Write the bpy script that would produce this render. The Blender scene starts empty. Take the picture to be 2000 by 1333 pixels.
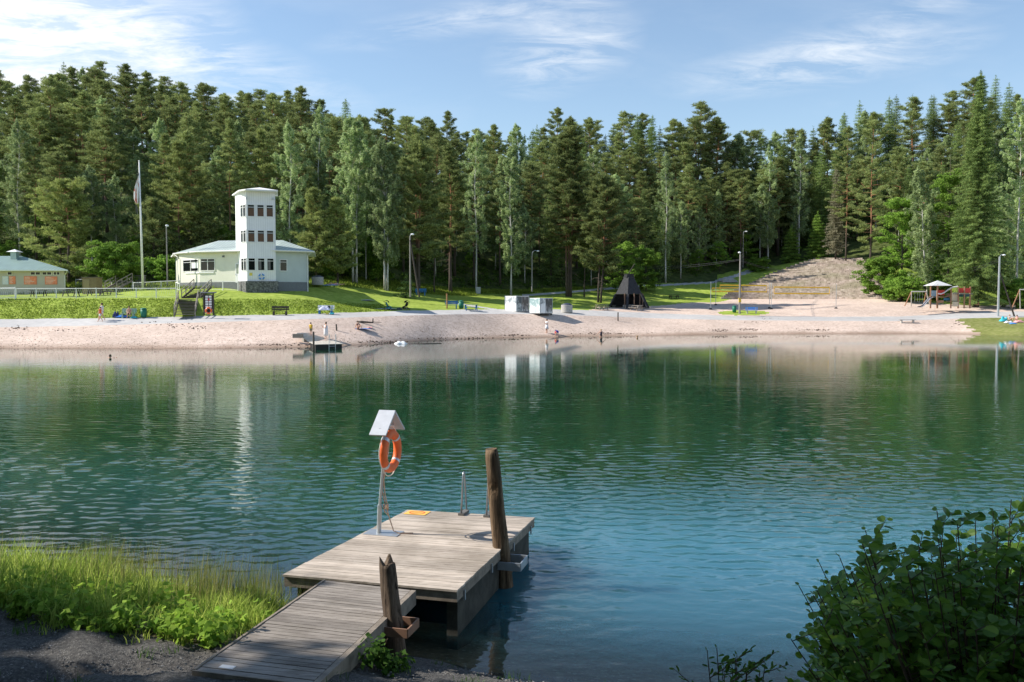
import bpy, math, random
import numpy as np
from mathutils import Vector, Matrix
R = math.radians
C = bpy.context.scene.collection
scene = bpy.context.scene
random.seed(7)
rng = np.random.default_rng(7)

# ------------------------------------------------------------ camera
F = 1700.0; PITCH = math.atan(82.5/1700); H = 4.7          # focal length in px of a 2000 px wide frame
cam_d = bpy.data.cameras.new('camera'); cam = bpy.data.objects.new('camera', cam_d); C.objects.link(cam)
cam_d.sensor_width = 36; cam_d.lens = 36*F/2000; cam_d.clip_end = 3000; cam_d.clip_start = .05
cam.location = (0, 0, H); cam.rotation_euler = (R(90)-PITCH, 0, 0)
scene.camera = cam
SP, CP = math.sin(PITCH), math.cos(PITCH)

# ------------------------------------------------------------ sun, sky, exposure
SUN_EL = R(37.5); SUN_AZ = math.atan2(-1, .07)              # direction towards the sun: left and a touch beyond
sx, sy = -math.cos(math.atan(.07)), math.sin(math.atan(.07))
sdir = Vector((sx*math.cos(SUN_EL), sy*math.cos(SUN_EL), math.sin(SUN_EL)))
sl = bpy.data.lights.new('sun', 'SUN'); sl.energy = 4.6; sl.angle = R(.55); sl.color = (1, .94, .85)
so = bpy.data.objects.new('sun', sl); C.objects.link(so)
so.rotation_euler = sdir.to_track_quat('Z', 'Y').to_euler(); so.location = (-60, 0, 60)
scene.view_settings.view_transform = 'Standard'; scene.view_settings.look = 'None'
scene.view_settings.exposure = 0.72; scene.view_settings.gamma = 1; scene.view_settings.use_curve_mapping = False

class NT:
    """small helper for node trees"""
    def __init__(s, tree): s.t = tree; s.n = tree.nodes; s.l = tree.links
    def node(s, typ, ins=None, **props):
        n = s.n.new(typ)
        for k, v in props.items(): setattr(n, k, v)
        for k, v in (ins or {}).items():
            sock = n.inputs[k]
            if hasattr(v, 'is_output') or isinstance(v, bpy.types.NodeSocket): s.l.new(v, sock)
            else: sock.default_value = v
        return n
    def math(s, op, a, b=0.0, clamp=False):
        n = s.n.new('ShaderNodeMath'); n.operation = op; n.use_clamp = clamp
        for i, v in enumerate((a, b)):
            if isinstance(v, bpy.types.NodeSocket): s.l.new(v, n.inputs[i])
            else: n.inputs[i].default_value = v
        return n.outputs[0]
    def noise(s, vec, scale, detail=4, rough=.55, dist=0.0):
        n = s.node('ShaderNodeTexNoise', {'Scale': scale, 'Detail': detail, 'Roughness': rough, 'Distortion': dist})
        if vec is not None: s.l.new(vec, n.inputs['Vector'])
        return n.outputs['Fac']
    def ramp(s, fac, stops):
        n = s.n.new('ShaderNodeValToRGB'); s.l.new(fac, n.inputs['Fac'])
        e = n.color_ramp.elements
        while len(e) < len(stops): e.new(.5)
        for i, (p, c) in enumerate(stops):
            e[i].position = p; e[i].color = (c if isinstance(c, tuple) else (c, c, c)) + (1,)
        return n.outputs['Color']
    def mix(s, f, a, b, mode='MIX'):
        n = s.n.new('ShaderNodeMix'); n.data_type = 'RGBA'; n.blend_type = mode
        for sock, v in ((n.inputs[0], f), (n.inputs[6], a), (n.inputs[7], b)):
            if isinstance(v, bpy.types.NodeSocket): s.l.new(v, sock)
            else: sock.default_value = v if not isinstance(v, tuple) else v + (1,)
        return n.outputs[2]
    def mapping(s, vec, scale=(1, 1, 1), rot=(0, 0, 0), loc=(0, 0, 0)):
        n = s.n.new('ShaderNodeMapping'); s.l.new(vec, n.inputs['Vector'])
        n.inputs['Scale'].default_value = scale; n.inputs['Rotation'].default_value = rot; n.inputs['Location'].default_value = loc
        return n.outputs[0]

world = bpy.data.worlds.new('World'); scene.world = world; world.use_nodes = True
w = NT(world.node_tree); w.n.clear()
sky = w.node('ShaderNodeTexSky', sky_type='NISHITA', sun_disc=False, sun_elevation=SUN_EL, sun_rotation=math.atan2(sx, sy), air_density=1.15, dust_density=.1, ozone_density=2.6, altitude=100)
tc = w.node('ShaderNodeTexCoord').outputs['Generated']
sep = w.node('ShaderNodeSeparateXYZ', {0: tc})
az = w.math('DIVIDE', sep.outputs[0], w.math('MAXIMUM', sep.outputs[1], .05))      # tangent of azimuth
el = w.math('DIVIDE', sep.outputs[2], w.math('MAXIMUM', w.math('ABSOLUTE', sep.outputs[1]), .05))
comb = w.node('ShaderNodeCombineXYZ', {0: az, 1: el}).outputs[0]
def blob(cx, cy, rx, ry, rot=0):                          # a soft patch of the sky where cirrus hangs
    m = w.mapping(comb, loc=(-cx, -cy, 0))
    m2 = w.mapping(m, rot=(0, 0, -rot)); m3 = w.mapping(m2, scale=(1/rx, 1/ry, 0))
    ln = w.node('ShaderNodeVectorMath', {0: m3}, operation='LENGTH').outputs['Value']
    return w.math('SUBTRACT', 1.0, ln, True)
def skyp(u, v): return ((u-1000)/F, (584-v)/F)
wisp = w.noise(w.mapping(comb, scale=(5, 26, 1), rot=(0, 0, R(-16)), loc=(.3, .1, 0)), 1.9, 12, .66, .55)
wisp2 = w.noise(w.mapping(comb, scale=(1.6, 5, 1), rot=(0, 0, R(-10)), loc=(2.1, .7, 0)), 2.3, 8, .6, .3)
def add(*a):
    r = a[0]
    for b in a[1:]: r = w.math('ADD', r, b)
    return r
c1 = blob(*skyp(40, 60), .30, .16, R(-14)); c2 = blob(*skyp(1100, 105), .10, .055, R(16)); c3 = blob(*skyp(1610, 125), .21, .035, R(9))
c4 = blob(*skyp(950, 40), .22, .025, R(10)); c5 = blob(*skyp(1300, 500), 2.5, .20, 0); c6 = blob(*skyp(1780, 30), .2, .03, R(15)); c7 = blob(*skyp(430, 130), .22, .05, R(-20))
mask = add(w.math('MULTIPLY', c1, 1.9), w.math('MULTIPLY', c2, 1.15), w.math('MULTIPLY', c3, 1.1), w.math('MULTIPLY', c4, .7), w.math('MULTIPLY', c6, .5), w.math('MULTIPLY', c7, .8))
dens = w.math('MULTIPLY', w.math('SUBTRACT', wisp, .40), w.math('MULTIPLY', mask, 2.8), True)
dens = add(dens, w.math('MULTIPLY', w.math('POWER', c1, 1.2), .55), w.math('MULTIPLY', w.math('SUBTRACT', wisp2, .47, True), .35))
dens = w.math('MULTIPLY', dens, .95, True)
veil = w.mix(.05, sky.outputs[0], (6.6, 7.4, 8.4))
cl = w.mix(dens, veil, (6.6, 6.8, 7.0))
bgn = w.node('ShaderNodeBackground', {'Color': cl, 'Strength': .10})
w.node('ShaderNodeOutputWorld', {'Surface': bgn.outputs[0]})

# ------------------------------------------------------------ picking helpers
def at(u, v, Y):
    """the point that stands at depth Y where the photograph shows pixel (u, v)"""
    t = (666.5-v)/F
    z = H + Y*(t*CP-SP)/(CP+t*SP)
    dep = Y*CP-(z-H)*SP
    return Vector(((u-1000)/F*dep, Y, z))
def on(u, v, z):
    """the point on the level z where the photograph shows pixel (u, v)"""
    t = (666.5-v)/F
    Y = (z-H)*(CP+t*SP)/(t*CP-SP)
    return at(u, v, Y)
def vof(Y, z):
    return 666.5-F*((z-H)*CP+Y*SP)/(Y*CP-(z-H)*SP)

# ------------------------------------------------------------ far terrain: profile (v, Y) of each feature per column
U0 = [-900, -400, 0, 200, 400, 600, 700, 850, 1000, 1150, 1300, 1450, 1600, 1750, 1880, 2000, 2400, 2900]
FE = {
 1: [(680,0)]*3+[(681,0),(681,0),(678,0),(674,0),(664,0),(659.5,0),(657,0),(655,0),(652.5,0),(652,0),(651.5,0),(652,0),(657,0),(668,0),(690,0)],
 2: [(640,88),(640,90),(640,90),(636,90.5),(630,91.5),(624,93.5),(620,97.5),(615,104.5),(613,113),(617,117.5),(623,124),(626,124),(627,124),(628,123),(622,125),(620,126),(620,126),(620,126)],
 3: [(624,92),(624,93),(624,93),(622,93.5),(618,95),(614,97.5),(610,101.5),(606,109),(604,118),(606,124),(613,129),(618,130),(619,130),(619,129),(612,131),(608,132),(608,132),(608,132)],
 4: [(584,97),(584,98),(584,98),(584,98),(584.5,98.5),(585,102.5),(595,108.5),(596,117),(596,128),(598,138),(600,142),(599,143),(598,142),(598,137),(600,137),(600,140),(600,140),(600,140)],
 5: [(576,113),(576,114),(577,114),(572,112),(564,109),(561,113),(562,128),(577,136),(580,146),(575,152),(582,160),(583.5,164),(583.5,156),(585,145),(588,146),(588,150),(588,150),(588,150)],
 6: [(560,130),(560,130),(558,130),(552,130),(548,130),(544,136),(541,142),(562,147),(570,156),(562,166),(553,178),(528,196),(504,196),(518,178),(565,162),(574,160),(574,160),(574,160)],
}
TOPV = [130,120,135,118,165,185,205,220,235,222,208,200,192,186,160,145,140,140]
ug = np.arange(-900, 2901, 10.0)
def smooth(a, wd=8):
    k = np.hanning(2*wd+1); k /= k.sum()
    return np.convolve(np.pad(a, wd, mode='edge'), k, mode='valid')
prof = []                                                   # list of (Y[], z[]) tables over ug
for k in range(1, 7):
    Ys, zs = [], []
    for i, (v, Y) in enumerate(FE[k]):
        if k == 1: p = on(1000, v, 0)
        else: p = at(1000, v, Y)
        Ys.append(p.y); zs.append(p.z)
    prof.append((smooth(np.interp(ug, U0, Ys)), smooth(np.interp(ug, U0, zs))))
Y6, z6 = prof[-1]
tv = smooth(np.interp(ug, U0, TOPV))
ridY = Y6*0+225.; ridz = np.array([at(1000, v, 225).z for v in tv])-19.5
fz = .42
prof.append((Y6+22, z6+(ridz-z6)*.30))
prof.append((ridY, ridz))
prof.append((ridY+90, ridz-22))
Y1 = prof[0][0]
prof = [(Y1-26, Y1*0-6.), (Y1-7, Y1*0-1.2)] + prof          # the lake bed in front
PY = np.array([p[0] for p in prof]); PZ = np.array([p[1] for p in prof])       # rows 0..10 ; shoreline = row 2
def col(u):
    return np.array([np.interp(u, ug, PY[i]) for i in range(len(PY))]), np.array([np.interp(u, ug, PZ[i]) for i in range(len(PZ))])
def gz(X, Y):
    """height of the far ground at X, Y"""
    u = 1000+F*X/Y
    cy, cz = col(u); return float(np.interp(Y, cy, cz))
def ground(u, v):
    """the point of the far ground seen at pixel (u, v)"""
    cy, cz = col(u)
    yy = np.concatenate([np.linspace(cy[i], cy[i+1], 60) for i in range(2, 9)]); zz = np.interp(yy, cy, cz)
    vv = np.array([vof(a, b) for a, b in zip(yy, zz)])
    i = int(np.argmax(vv <= v)) if (vv <= v).any() else len(vv)-1
    Y = yy[i]
    if i > 0 and vv[i-1] != vv[i]:
        t = (vv[i-1]-v)/(vv[i-1]-vv[i]); Y = yy[i-1]+(yy[i]-yy[i-1])*max(0, min(1, t))
    z = float(np.interp(Y, cy, cz))
    return Vector(((u-1000)/F*Y, Y, z))

# near shore
SHX = [-60, -30, -14, -8.6, -5.6, -3.8, -2.4, -1.4, -.6, .6, 3, 8, 20, 60]
SHY = [26, 20, 16.4, 14.7, 13.6, 12.9, 12.0, 11.2, 10.8, 10.4, 9.8, 9.4, 9, 8]
def shore(X): return float(np.interp(X, SHX, SHY))
ND = [-40, -12, -5, -2.2, -.4, 0, 1.2, 3, 4.5, 6.5, 9, 12, 30]
NZ = [-7, -5, -1.5, -.42, -.07, 0, .42, .85, .93, 1.1, 1.9, 3.0, 4.2]
def nz(X, Y): return float(np.interp(shore(X)-Y, ND, NZ))

# ------------------------------------------------------------ materials
MATS = {}
def principled(name):
    m = bpy.data.materials.new(name); m.use_nodes = True
    t = NT(m.node_tree); b = t.n['Principled BSDF']
    return m, t, b
def mat(name, color, rough=.7, metal=0.0, var=.12, scale=6, bump=0.0, bscale=30, spec=.3, isl=0.0):
    """painted or raw surface with a little wear in tone"""
    if name in MATS: return MATS[name]
    m, t, b = principled(name)
    co = t.node('ShaderNodeTexCoord').outputs['Object']
    n = t.noise(co, scale, 5, .6)
    lo = tuple(c*(1-var) for c in color); hi = tuple(min(1, c*(1+var)) for c in color)
    c = t.ramp(n, [(.3, lo), (.7, hi)])
    if isl:
        g = t.node('ShaderNodeNewGeometry').outputs['Random Per Island']
        c = t.mix(1.0, c, t.ramp(g, [(0, 1-isl), (1, 1.0)]), 'MULTIPLY')
    t.l.new(c, b.inputs['Base Color'])
    b.inputs['Roughness'].default_value = rough; b.inputs['Metallic'].default_value = metal
    b.inputs['Specular IOR Level'].default_value = spec
    if bump:
        bn = t.node('ShaderNodeBump', {'Strength': bump, 'Distance': .01, 'Height': t.noise(co, bscale, 4, .6)})
        t.l.new(bn.outputs[0], b.inputs['Normal'])
    MATS[name] = m
    return m

def mat_leaf(name, c1, c2, trans=.35, objvar=.3, rough=.7, spec=.12, gap=0.0):
    if name in MATS: return MATS[name]
    m, t, b = principled(name)
    g = t.node('ShaderNodeNewGeometry').outputs['Random Per Island']
    oi = t.node('ShaderNodeObjectInfo').outputs['Random']
    c = t.ramp(g, [(0, c1), (1, c2)])
    v = t.ramp(oi, [(0, 1-objvar), (1, 1.0)])
    c = t.mix(1.0, c, v, 'MULTIPLY')
    # a slow change in tone through the crown, as shoots of different age have
    co = t.node('ShaderNodeTexCoord').outputs['Object']
    c = t.mix(1.0, c, t.ramp(t.noise(co, .55, 2), [(.3, (.72, .76, .70)), (.7, (1.15, 1.12, 1.0))]), 'MULTIPLY')
    t.l.new(c, b.inputs['Base Color']); b.inputs['Roughness'].default_value = rough
    b.inputs['Specular IOR Level'].default_value = spec
    tr = t.node('ShaderNodeBsdfTranslucent', {'Color': c})
    mx = t.node('ShaderNodeMixShader', {0: trans, 1: b.outputs[0], 2: tr.outputs[0]})
    out = mx.outputs[0]
    if gap:      # a spray of needles is not solid: light passes between them
        out = t.node('ShaderNodeMixShader', {0: gap, 1: out, 2: t.node('ShaderNodeBsdfTransparent').outputs[0]}).outputs[0]
    t.l.new(out, t.n['Material Output'].inputs['Surface'])
    MATS[name] = m
    return m

def mat_bark(name, low, high, h0, h1):
    m, t, b = principled(name)
    co = t.node('ShaderNodeTexCoord').outputs['Object']
    z = t.node('ShaderNodeSeparateXYZ', {0: co}).outputs[2]
    n = t.noise(t.mapping(co, scale=(1, 1, .35)), 5, 5, .65)
    f = t.math('DIVIDE', t.math('SUBTRACT', t.math('ADD', z, t.math('MULTIPLY', n, 2)), h0), h1-h0, True)
    c = t.mix(f, low, high)
    c = t.mix(1.0, c, t.ramp(n, [(.3, .6), (.65, 1.1)]), 'MULTIPLY')
    t.l.new(c, b.inputs['Base Color']); b.inputs['Roughness'].default_value = .9
    bn = t.node('ShaderNodeBump', {'Strength': .6, 'Distance': .05, 'Height': n}); t.l.new(bn.outputs[0], b.inputs['Normal'])
    return m

M_pineleaf = mat_leaf('pine_needles', (.20, .255, .095), (.43, .50, .205), .38, .35, gap=.32)
M_youngpine = mat_leaf('young_pine_needles', (.25, .31, .10), (.49, .55, .21), .4, .3, gap=.32)
M_greyneedle = mat_leaf('grey_needles', (0.247, 0.234, 0.169), (0.429, 0.403, 0.286), .3, .2)
M_spruceleaf = mat_leaf('spruce_needles', (.15, .235, .085), (.36, .48, .155), .32, .35, gap=.32)
M_brightspruce = mat_leaf('bright_spruce_needles', (0.156, 0.276, 0.048), (0.324, 0.480, 0.108), .4, .3)
M_birchleaf = mat_leaf('birch_leaves', (.33, .45, .20), (.62, .74, .40), .45, .35, gap=.32)
M_leafy = mat_leaf('broad_leaves', (0.163, 0.312, 0.044), (0.375, 0.575, 0.112), .45, .35)
M_alder = mat_leaf('alder_leaves', (.07, .19, .02), (.22, .38, .055), .4, .1, .42, .35)
M_grassblade = mat_leaf('grass_blades', (.14, .25, .028), (.54, .62, .15), .5, 0)
M_reed = mat_leaf('reed_stems', (.13, .20, .045), (.38, .36, .13), .35, 0)
M_farGrass = mat_leaf('far_grass_blades', (.14, .20, .026), (.32, .40, .07), .45, 0)
M_pinebark = mat_bark('pine_bark', (.085, .066, .052), (.42, .20, .10), 6, 13)
M_sprucebark = mat_bark('spruce_bark', (.07, .055, .045), (.11, .085, .065), 0, 10)
M_birchbark = mat_bark('birch_bark', (.30, .28, .25), (.62, .60, .56), 0, 3)
M_twig = mat('dry_twigs', (.20, .17, .14), .9)
M_green_twig = mat('brown_shoots', (.07, .05, .035), .8)

def mat_ground(name, cols, scale, rough=.95, bump=.5, bdist=.05, det=8, scale2=None, stones=None, wet=False, stretch=(1, 1, 1)):
    m, t, b = principled(name)
    co = t.node('ShaderNodeNewGeometry').outputs['Position']
    cs = t.mapping(co, scale=stretch)
    n = t.noise(cs, scale, det, .62)
    c = t.ramp(n, [(.28+.44*i/(len(cols)-1), k) for i, k in enumerate(cols)])
    n2 = t.noise(co, scale2 or scale*.07, 4, .6)
    c = t.mix(1.0, c, t.ramp(n2, [(.3, .80), (.7, 1.08)]), 'MULTIPLY')
    if stones:
        vv = t.node('ShaderNodeTexVoronoi', {'Vector': co, 'Scale': stones[0]})
        n3 = t.noise(co, stones[0]*.12, 2)
        f = t.math('MULTIPLY', t.math('LESS_THAN', vv.outputs['Distance'], stones[1]), t.math('GREATER_THAN', n3, stones[3] if len(stones) > 3 else .45))
        c = t.mix(t.math('MULTIPLY', f, .75), c, stones[2])
    if wet:
        z = t.node('ShaderNodeSeparateXYZ', {0: co}).outputs[2]
        f = t.math('SUBTRACT', 1.0, t.math('DIVIDE', t.math('ADD', z, t.math('MULTIPLY', t.math('SUBTRACT', n2, .5), .5)), .42), True)
        c = t.mix(t.math('MULTIPLY', f, .8), c, (.27, .185, .13))
    t.l.new(c, b.inputs['Base Color']); b.inputs['Roughness'].default_value = rough
    b.inputs['Specular IOR Level'].default_value = .15
    bn = t.node('ShaderNodeBump', {'Strength': bump, 'Distance': bdist, 'Height': t.noise(co, scale*1.7, 6, .7)})
    t.l.new(bn.outputs[0], b.inputs['Normal'])
    return m
M_sand = mat_ground('beach_sand', [(.45, .34, .27), (.61, .48, .40), (.70, .57, .485)], 2.6, bump=.5, bdist=.05, stones=(5.0, .20, (.34, .25, .19), .52), wet=True)
M_path = mat_ground('fine_gravel_path', [(.42, .41, .40), (.54, .52, .50)], 1.3, bump=.2)
M_lawn = mat_ground('mown_grass', [(.17, .23, .03), (.29, .38, .055), (.42, .47, .11)], 1.5, bump=.5, bdist=.07, scale2=.13)
M_drylawn = mat_ground('dry_grass', [(.13, .15, .035), (.21, .23, .065), (.33, .30, .14)], 1.8, bump=.8, bdist=.08, scale2=.25)
M_meadow = mat_ground('rough_meadow', [(.12, .18, .025), (.27, .34, .05)], 1.2, bump=.6, bdist=.15)
M_forestfloor = mat_ground('forest_floor_moss', [(.03, .04, .014), (.07, .095, .025), (.13, .14, .05)], .7, bump=1, bdist=.2)
M_bed = mat_ground('lake_bed_gravel', [(.13, .10, .065), (.30, .24, .16)], 7, bump=.5, stones=(9, .25, (.36, .31, .24)))
M_gravel = mat_ground('dark_gravel', [(.045, .044, .044), (.10, .095, .09), (.19, .18, .165)], 20, bump=1, bdist=.035, det=8, scale2=.8, stones=(42, .28, (.26, .25, .235), .5))
M_soil = mat_ground('bank_soil', [(.06, .05, .03), (.13, .12, .05)], 12, bump=.8, bdist=.03)

# ------------------------------------------------------------ mesh builder
class MB:
    def __init__(s): s.v = []; s.f = []
    def face(s, pts):
        k = len(s.v); s.v += [tuple(p) for p in pts]; s.f.append(tuple(range(k, k+len(pts))))
    def box(s, c, d, rz=0.0, M=None, taper=1.0):
        k = len(s.v); c = Vector(c); q = Matrix.Rotation(rz, 3, 'Z') if M is None else M
        for z in (-.5, .5):
            tt = taper if z > 0 else 1
            for x, y in ((-.5, -.5), (.5, -.5), (.5, .5), (-.5, .5)):
                s.v.append(tuple(c+q @ Vector((x*d[0]*tt, y*d[1]*tt, z*d[2]))))
        s.f += [(k, k+3, k+2, k+1), (k+4, k+5, k+6, k+7)]+[(k+i, k+(i+1) % 4, k+4+(i+1) % 4, k+4+i) for i in range(4)]
    def bar(s, a, b, wd, th, up=(0, 0, 1)):
        """straight bar with a rectangular section, wd sideways and th along up"""
        a = Vector(a); b = Vector(b); y = (b-a); L = y.length; y.normalize()
        x = y.cross(Vector(up)); 
        if x.length < 1e-4: x = y.cross(Vector((1, 0, 0)))
        x.normalize(); z = x.cross(y)
        M = Matrix((x, y, z)).transposed()
        s.box((a+b)/2, (wd, L, th), M=M)
    def tube(s, pts, rs, n=8, cap=True):
        pts = [Vector(p) for p in pts]
        if not hasattr(rs, '__len__'): rs = [rs]*len(pts)
        k0 = len(s.v); prev = None
        for i, p in enumerate(pts):
            d = (pts[min(i+1, len(pts)-1)]-pts[max(i-1, 0)])
            if d.length < 1e-9: d = Vector((0, 0, 1))
            d.normalize()
            if prev is None:
                x = d.cross(Vector((0, 0, 1)) if abs(d.z) < .9 else Vector((1, 0, 0)))
            else: x = prev-d*prev.dot(d)
            x.normalize(); prev = x; y = d.cross(x)
            for j in range(n):
                a = 2*math.pi*j/n; s.v.append(tuple(p+(x*math.cos(a)+y*math.sin(a))*rs[i]))
        for i in range(len(pts)-1):
            for j in range(n):
                a = k0+i*n+j; b = k0+i*n+(j+1) % n; s.f.append((a, b, b+n, a+n))
        if cap:
            s.f.append(tuple(k0+j for j in reversed(range(n)))); e = k0+(len(pts)-1)*n
            s.f.append(tuple(e+j for j in range(n)))
    def lathe(s, prof, c=(0, 0, 0), n=20):
        k = len(s.v); c = Vector(c)
        for r, z in prof:
            for j in range(n):
                a = 2*math.pi*j/n; s.v.append((c.x+r*math.cos(a), c.y+r*math.sin(a), c.z+z))
        for i in range(len(prof)-1):
            for j in range(n):
                a = k+i*n+j; b = k+i*n+(j+1) % n; s.f.append((a, b, b+n, a+n))
    def torus(s, c, M, R_, r, a0=0, a1=2*math.pi, n=28, m=10, flat=1.0):
        k = len(s.v); c = Vector(c); full = abs(a1-a0-2*math.pi) < 1e-6
        cnt = n if full else n+1
        for i in range(cnt):
            a = a0+(a1-a0)*i/n
            for j in range(m):
                b = 2*math.pi*j/m; rr = R_+r*math.cos(b)
                s.v.append(tuple(c+M @ Vector((rr*math.cos(a), r*flat*math.sin(b), rr*math.sin(a)))))
        for i in range(n):
            i2 = (i+1) % cnt
            for j in range(m):
                j2 = (j+1) % m; s.f.append((k+i*m+j, k+i*m+j2, k+i2*m+j2, k+i2*m+j))
    def prism(s, poly, z0, z1):
        """closed prism over a ground polygon"""
        k = len(s.v); n = len(poly)
        for z in (z0, z1):
            for p in poly: s.v.append((p[0], p[1], z))
        s.f.append(tuple(k+i for i in reversed(range(n)))); s.f.append(tuple(k+n+i for i in range(n)))
        for i in range(n): j = (i+1) % n; s.f.append((k+i, k+j, k+n+j, k+n+i))
    def build(s, name, m, parent=None, smooth=False, loc=None, off=None):
        me = bpy.data.meshes.new(name)
        vs = s.v
        if off is not None: vs = [(a-off[0], b-off[1], c-off[2]) for a, b, c in vs]
        me.from_pydata(vs, [], s.f); me.update()
        me.materials.append(m)
        if smooth: me.polygons.foreach_set('use_smooth', [True]*len(me.polygons))
        o = bpy.data.objects.new(name, me); C.objects.link(o)
        if parent: o.parent = parent
        if loc is not None: o.location = loc
        return o
def npmesh(name, verts, k, m, parent=None, loc=None):
    """mesh from an array of separate faces with k corners each"""
    me = bpy.data.meshes.new(name); n = len(verts)//k
    me.vertices.add(n*k); me.vertices.foreach_set('co', np.asarray(verts, dtype=np.float32).ravel())
    me.loops.add(n*k); me.loops.foreach_set('vertex_index', np.arange(n*k, dtype=np.int32))
    me.polygons.add(n); me.polygons.foreach_set('loop_start', np.arange(0, n*k, k, dtype=np.int32))
    me.polygons.foreach_set('loop_total', np.full(n, k, dtype=np.int32))
    me.update(); me.validate(); me.materials.append(m)
    o = bpy.data.objects.new(name, me); C.objects.link(o)
    if parent: o.parent = parent
    if loc is not None: o.location = loc
    return o
def tag(o, label=None, cat=None, group=None, kind=None):
    if label: o['label'] = label
    if cat: o['category'] = cat
    if group: o['group'] = group
    if kind: o['kind'] = kind
    return o
def thing(name, label, cat, loc=(0, 0, 0), rz=0.0, group=None):
    o = bpy.data.objects.new(name, None); C.objects.link(o); o.location = loc; o.rotation_euler = (0, 0, rz)
    o.empty_display_size = .2
    return tag(o, label, cat, group)
KIDS = {}
def dup(root, loc, rz=0.0, sc=1.0, label=None, group=None):
    r = root.copy(); C.objects.link(r); r.location = loc; r.rotation_euler = (0, 0, rz)
    r.scale = (sc, sc, sc) if not hasattr(sc, '__len__') else sc
    if label: r['label'] = label
    if group: r['group'] = group
    if root.name not in KIDS: KIDS[root.name] = list(root.children)
    for ch in KIDS[root.name]:
        c = ch.copy(); C.objects.link(c); c.parent = r
        if ch.name not in KIDS: KIDS[ch.name] = list(ch.children)
        for g in KIDS[ch.name]:
            d = g.copy(); C.objects.link(d); d.parent = c
    return r

# ============================================================ SETTING
# far ground: one fine grid, cut into beach, path, lawn, forest floor ...
UF = np.concatenate([np.arange(-900, 850, 5.0), np.arange(850, 1520, 2.0), np.arange(1520, 1840, 5.0), np.arange(1840, 2010, 2.0), np.arange(2010, 2900.1, 5.0)])
rows = []
sub = [6, 6, 18, 8, 12, 22, 30, 6, 8, 4]
for i in range(len(PY)-1):
    for j in range(sub[i]): rows.append((i, j/sub[i]))
rows.append((len(PY)-2, 1.0))
GX = np.zeros((len(rows), len(UF))); GY = GX.copy(); GZ = GX.copy()
for r_, (i, t) in enumerate(rows):
    ya = np.interp(UF, ug, PY[i]); yb = np.interp(UF, ug, PY[i+1]); za = np.interp(UF, ug, PZ[i]); zb = np.interp(UF, ug, PZ[i+1])
    GY[r_] = ya+(yb-ya)*t; GZ[r_] = za+(zb-za)*t
    GX[r_] = (UF-1000)/F*GY[r_]
rowv = [[i]*1 for i, t in rows]
def wob(x, y, s): return np.sin(x*s*1.3+y*s*.7)+np.sin(x*s*.6-y*s*1.7+1.3)+.6*np.sin(x*s*2.9+y*s*2.1+.4)
AMP = [0, 0, .008, .01, .05, .05, .06, .3, .5, .5]
for r_, (i, t) in enumerate(rows):
    a = AMP[i]; a = a*min(1, 6*t) if i == 2 else a
    GZ[r_] += a*.35*wob(GX[r_], GY[r_], .9)
VV = 666.5-F*((GZ-H)*CP+GY*SP)/(GY*CP-(GZ-H)*SP)
SANDU = [1150, 1175, 1215, 1260, 1300, 1400, 1432, 1470, 1760, 1850, 2000, 2900]; SANDV = [604, 602, 600, 598, 595.5, 590, 583, 580, 583, 596, 597, 597]
P2U = [1030, 1090, 1150, 1200, 1250, 1300, 1390, 1430, 1475, 1500]; P2V = [577, 572.5, 567.5, 563, 559.5, 557, 552, 541, 526, 520]
def zone(u, v, i):
    if i < 2: return 'lake_bed'
    if i == 2:
        if u > 1866+(v-622)*1.5+7*math.sin(v*.9) and v > 618: return 'dry_lawn'
        return 'beach'
    if i == 3: return 'gravel_path'
    if i <= 6:
        if (u-1452)**2/2500+(v-611.5)**2/25 < 1: return 'lawn'
        if u > 1860 and False: return 'lawn'
        if 1020 < u < 1500:
            pv = np.interp(u, P2U, P2V); th = 1.8+max(0, (u-1380)/50)
            if abs(v-pv) < th: return 'gravel_path'
        if 885 < u < 1005 and abs(v-(593+(u-891)*.155)) < 1.3: return 'gravel_path'
        if u > 1150 and v > np.interp(u, SANDU, SANDV) + 1.2*math.sin(u*.05): return 'beach'
        if i == 6 and (u < 1280 or u > 1760): return 'meadow'
        if i == 6 and 1280 <= u < 1400: return 'forest_floor' if v < 553 else 'lawn'
        return 'lawn'
    return 'forest_floor'
zm = {'lake_bed': M_bed, 'beach': M_sand, 'gravel_path': M_path, 'lawn': M_lawn, 'dry_lawn': M_drylawn, 'meadow': M_meadow, 'forest_floor': M_forestfloor}
zf = {k: [] for k in zm}
nu = len(UF)
for r_ in range(len(rows)-1):
    i = rows[r_][0]
    vv = (VV[r_, :-1]+VV[r_+1, 1:])/2
    for c in range(nu-1):
        k = r_*nu+c
        zf[zone((UF[c]+UF[c+1])/2, vv[c], i)].append((k, k+1, k+nu+1, k+nu))
allv = np.stack([GX, GY, GZ], -1).reshape(-1, 3)
for k, fs in zf.items():
    fa = np.array(fs); used, inv = np.unique(fa.ravel(), return_inverse=True)
    me = bpy.data.meshes.new(k); me.from_pydata(allv[used].tolist(), [], inv.reshape(-1, 4).tolist()); me.update()
    me.materials.append(zm[k]); me.polygons.foreach_set('use_smooth', [True]*len(me.polygons))
    o = bpy.data.objects.new(k, me); C.objects.link(o); tag(o, kind='structure')

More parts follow.
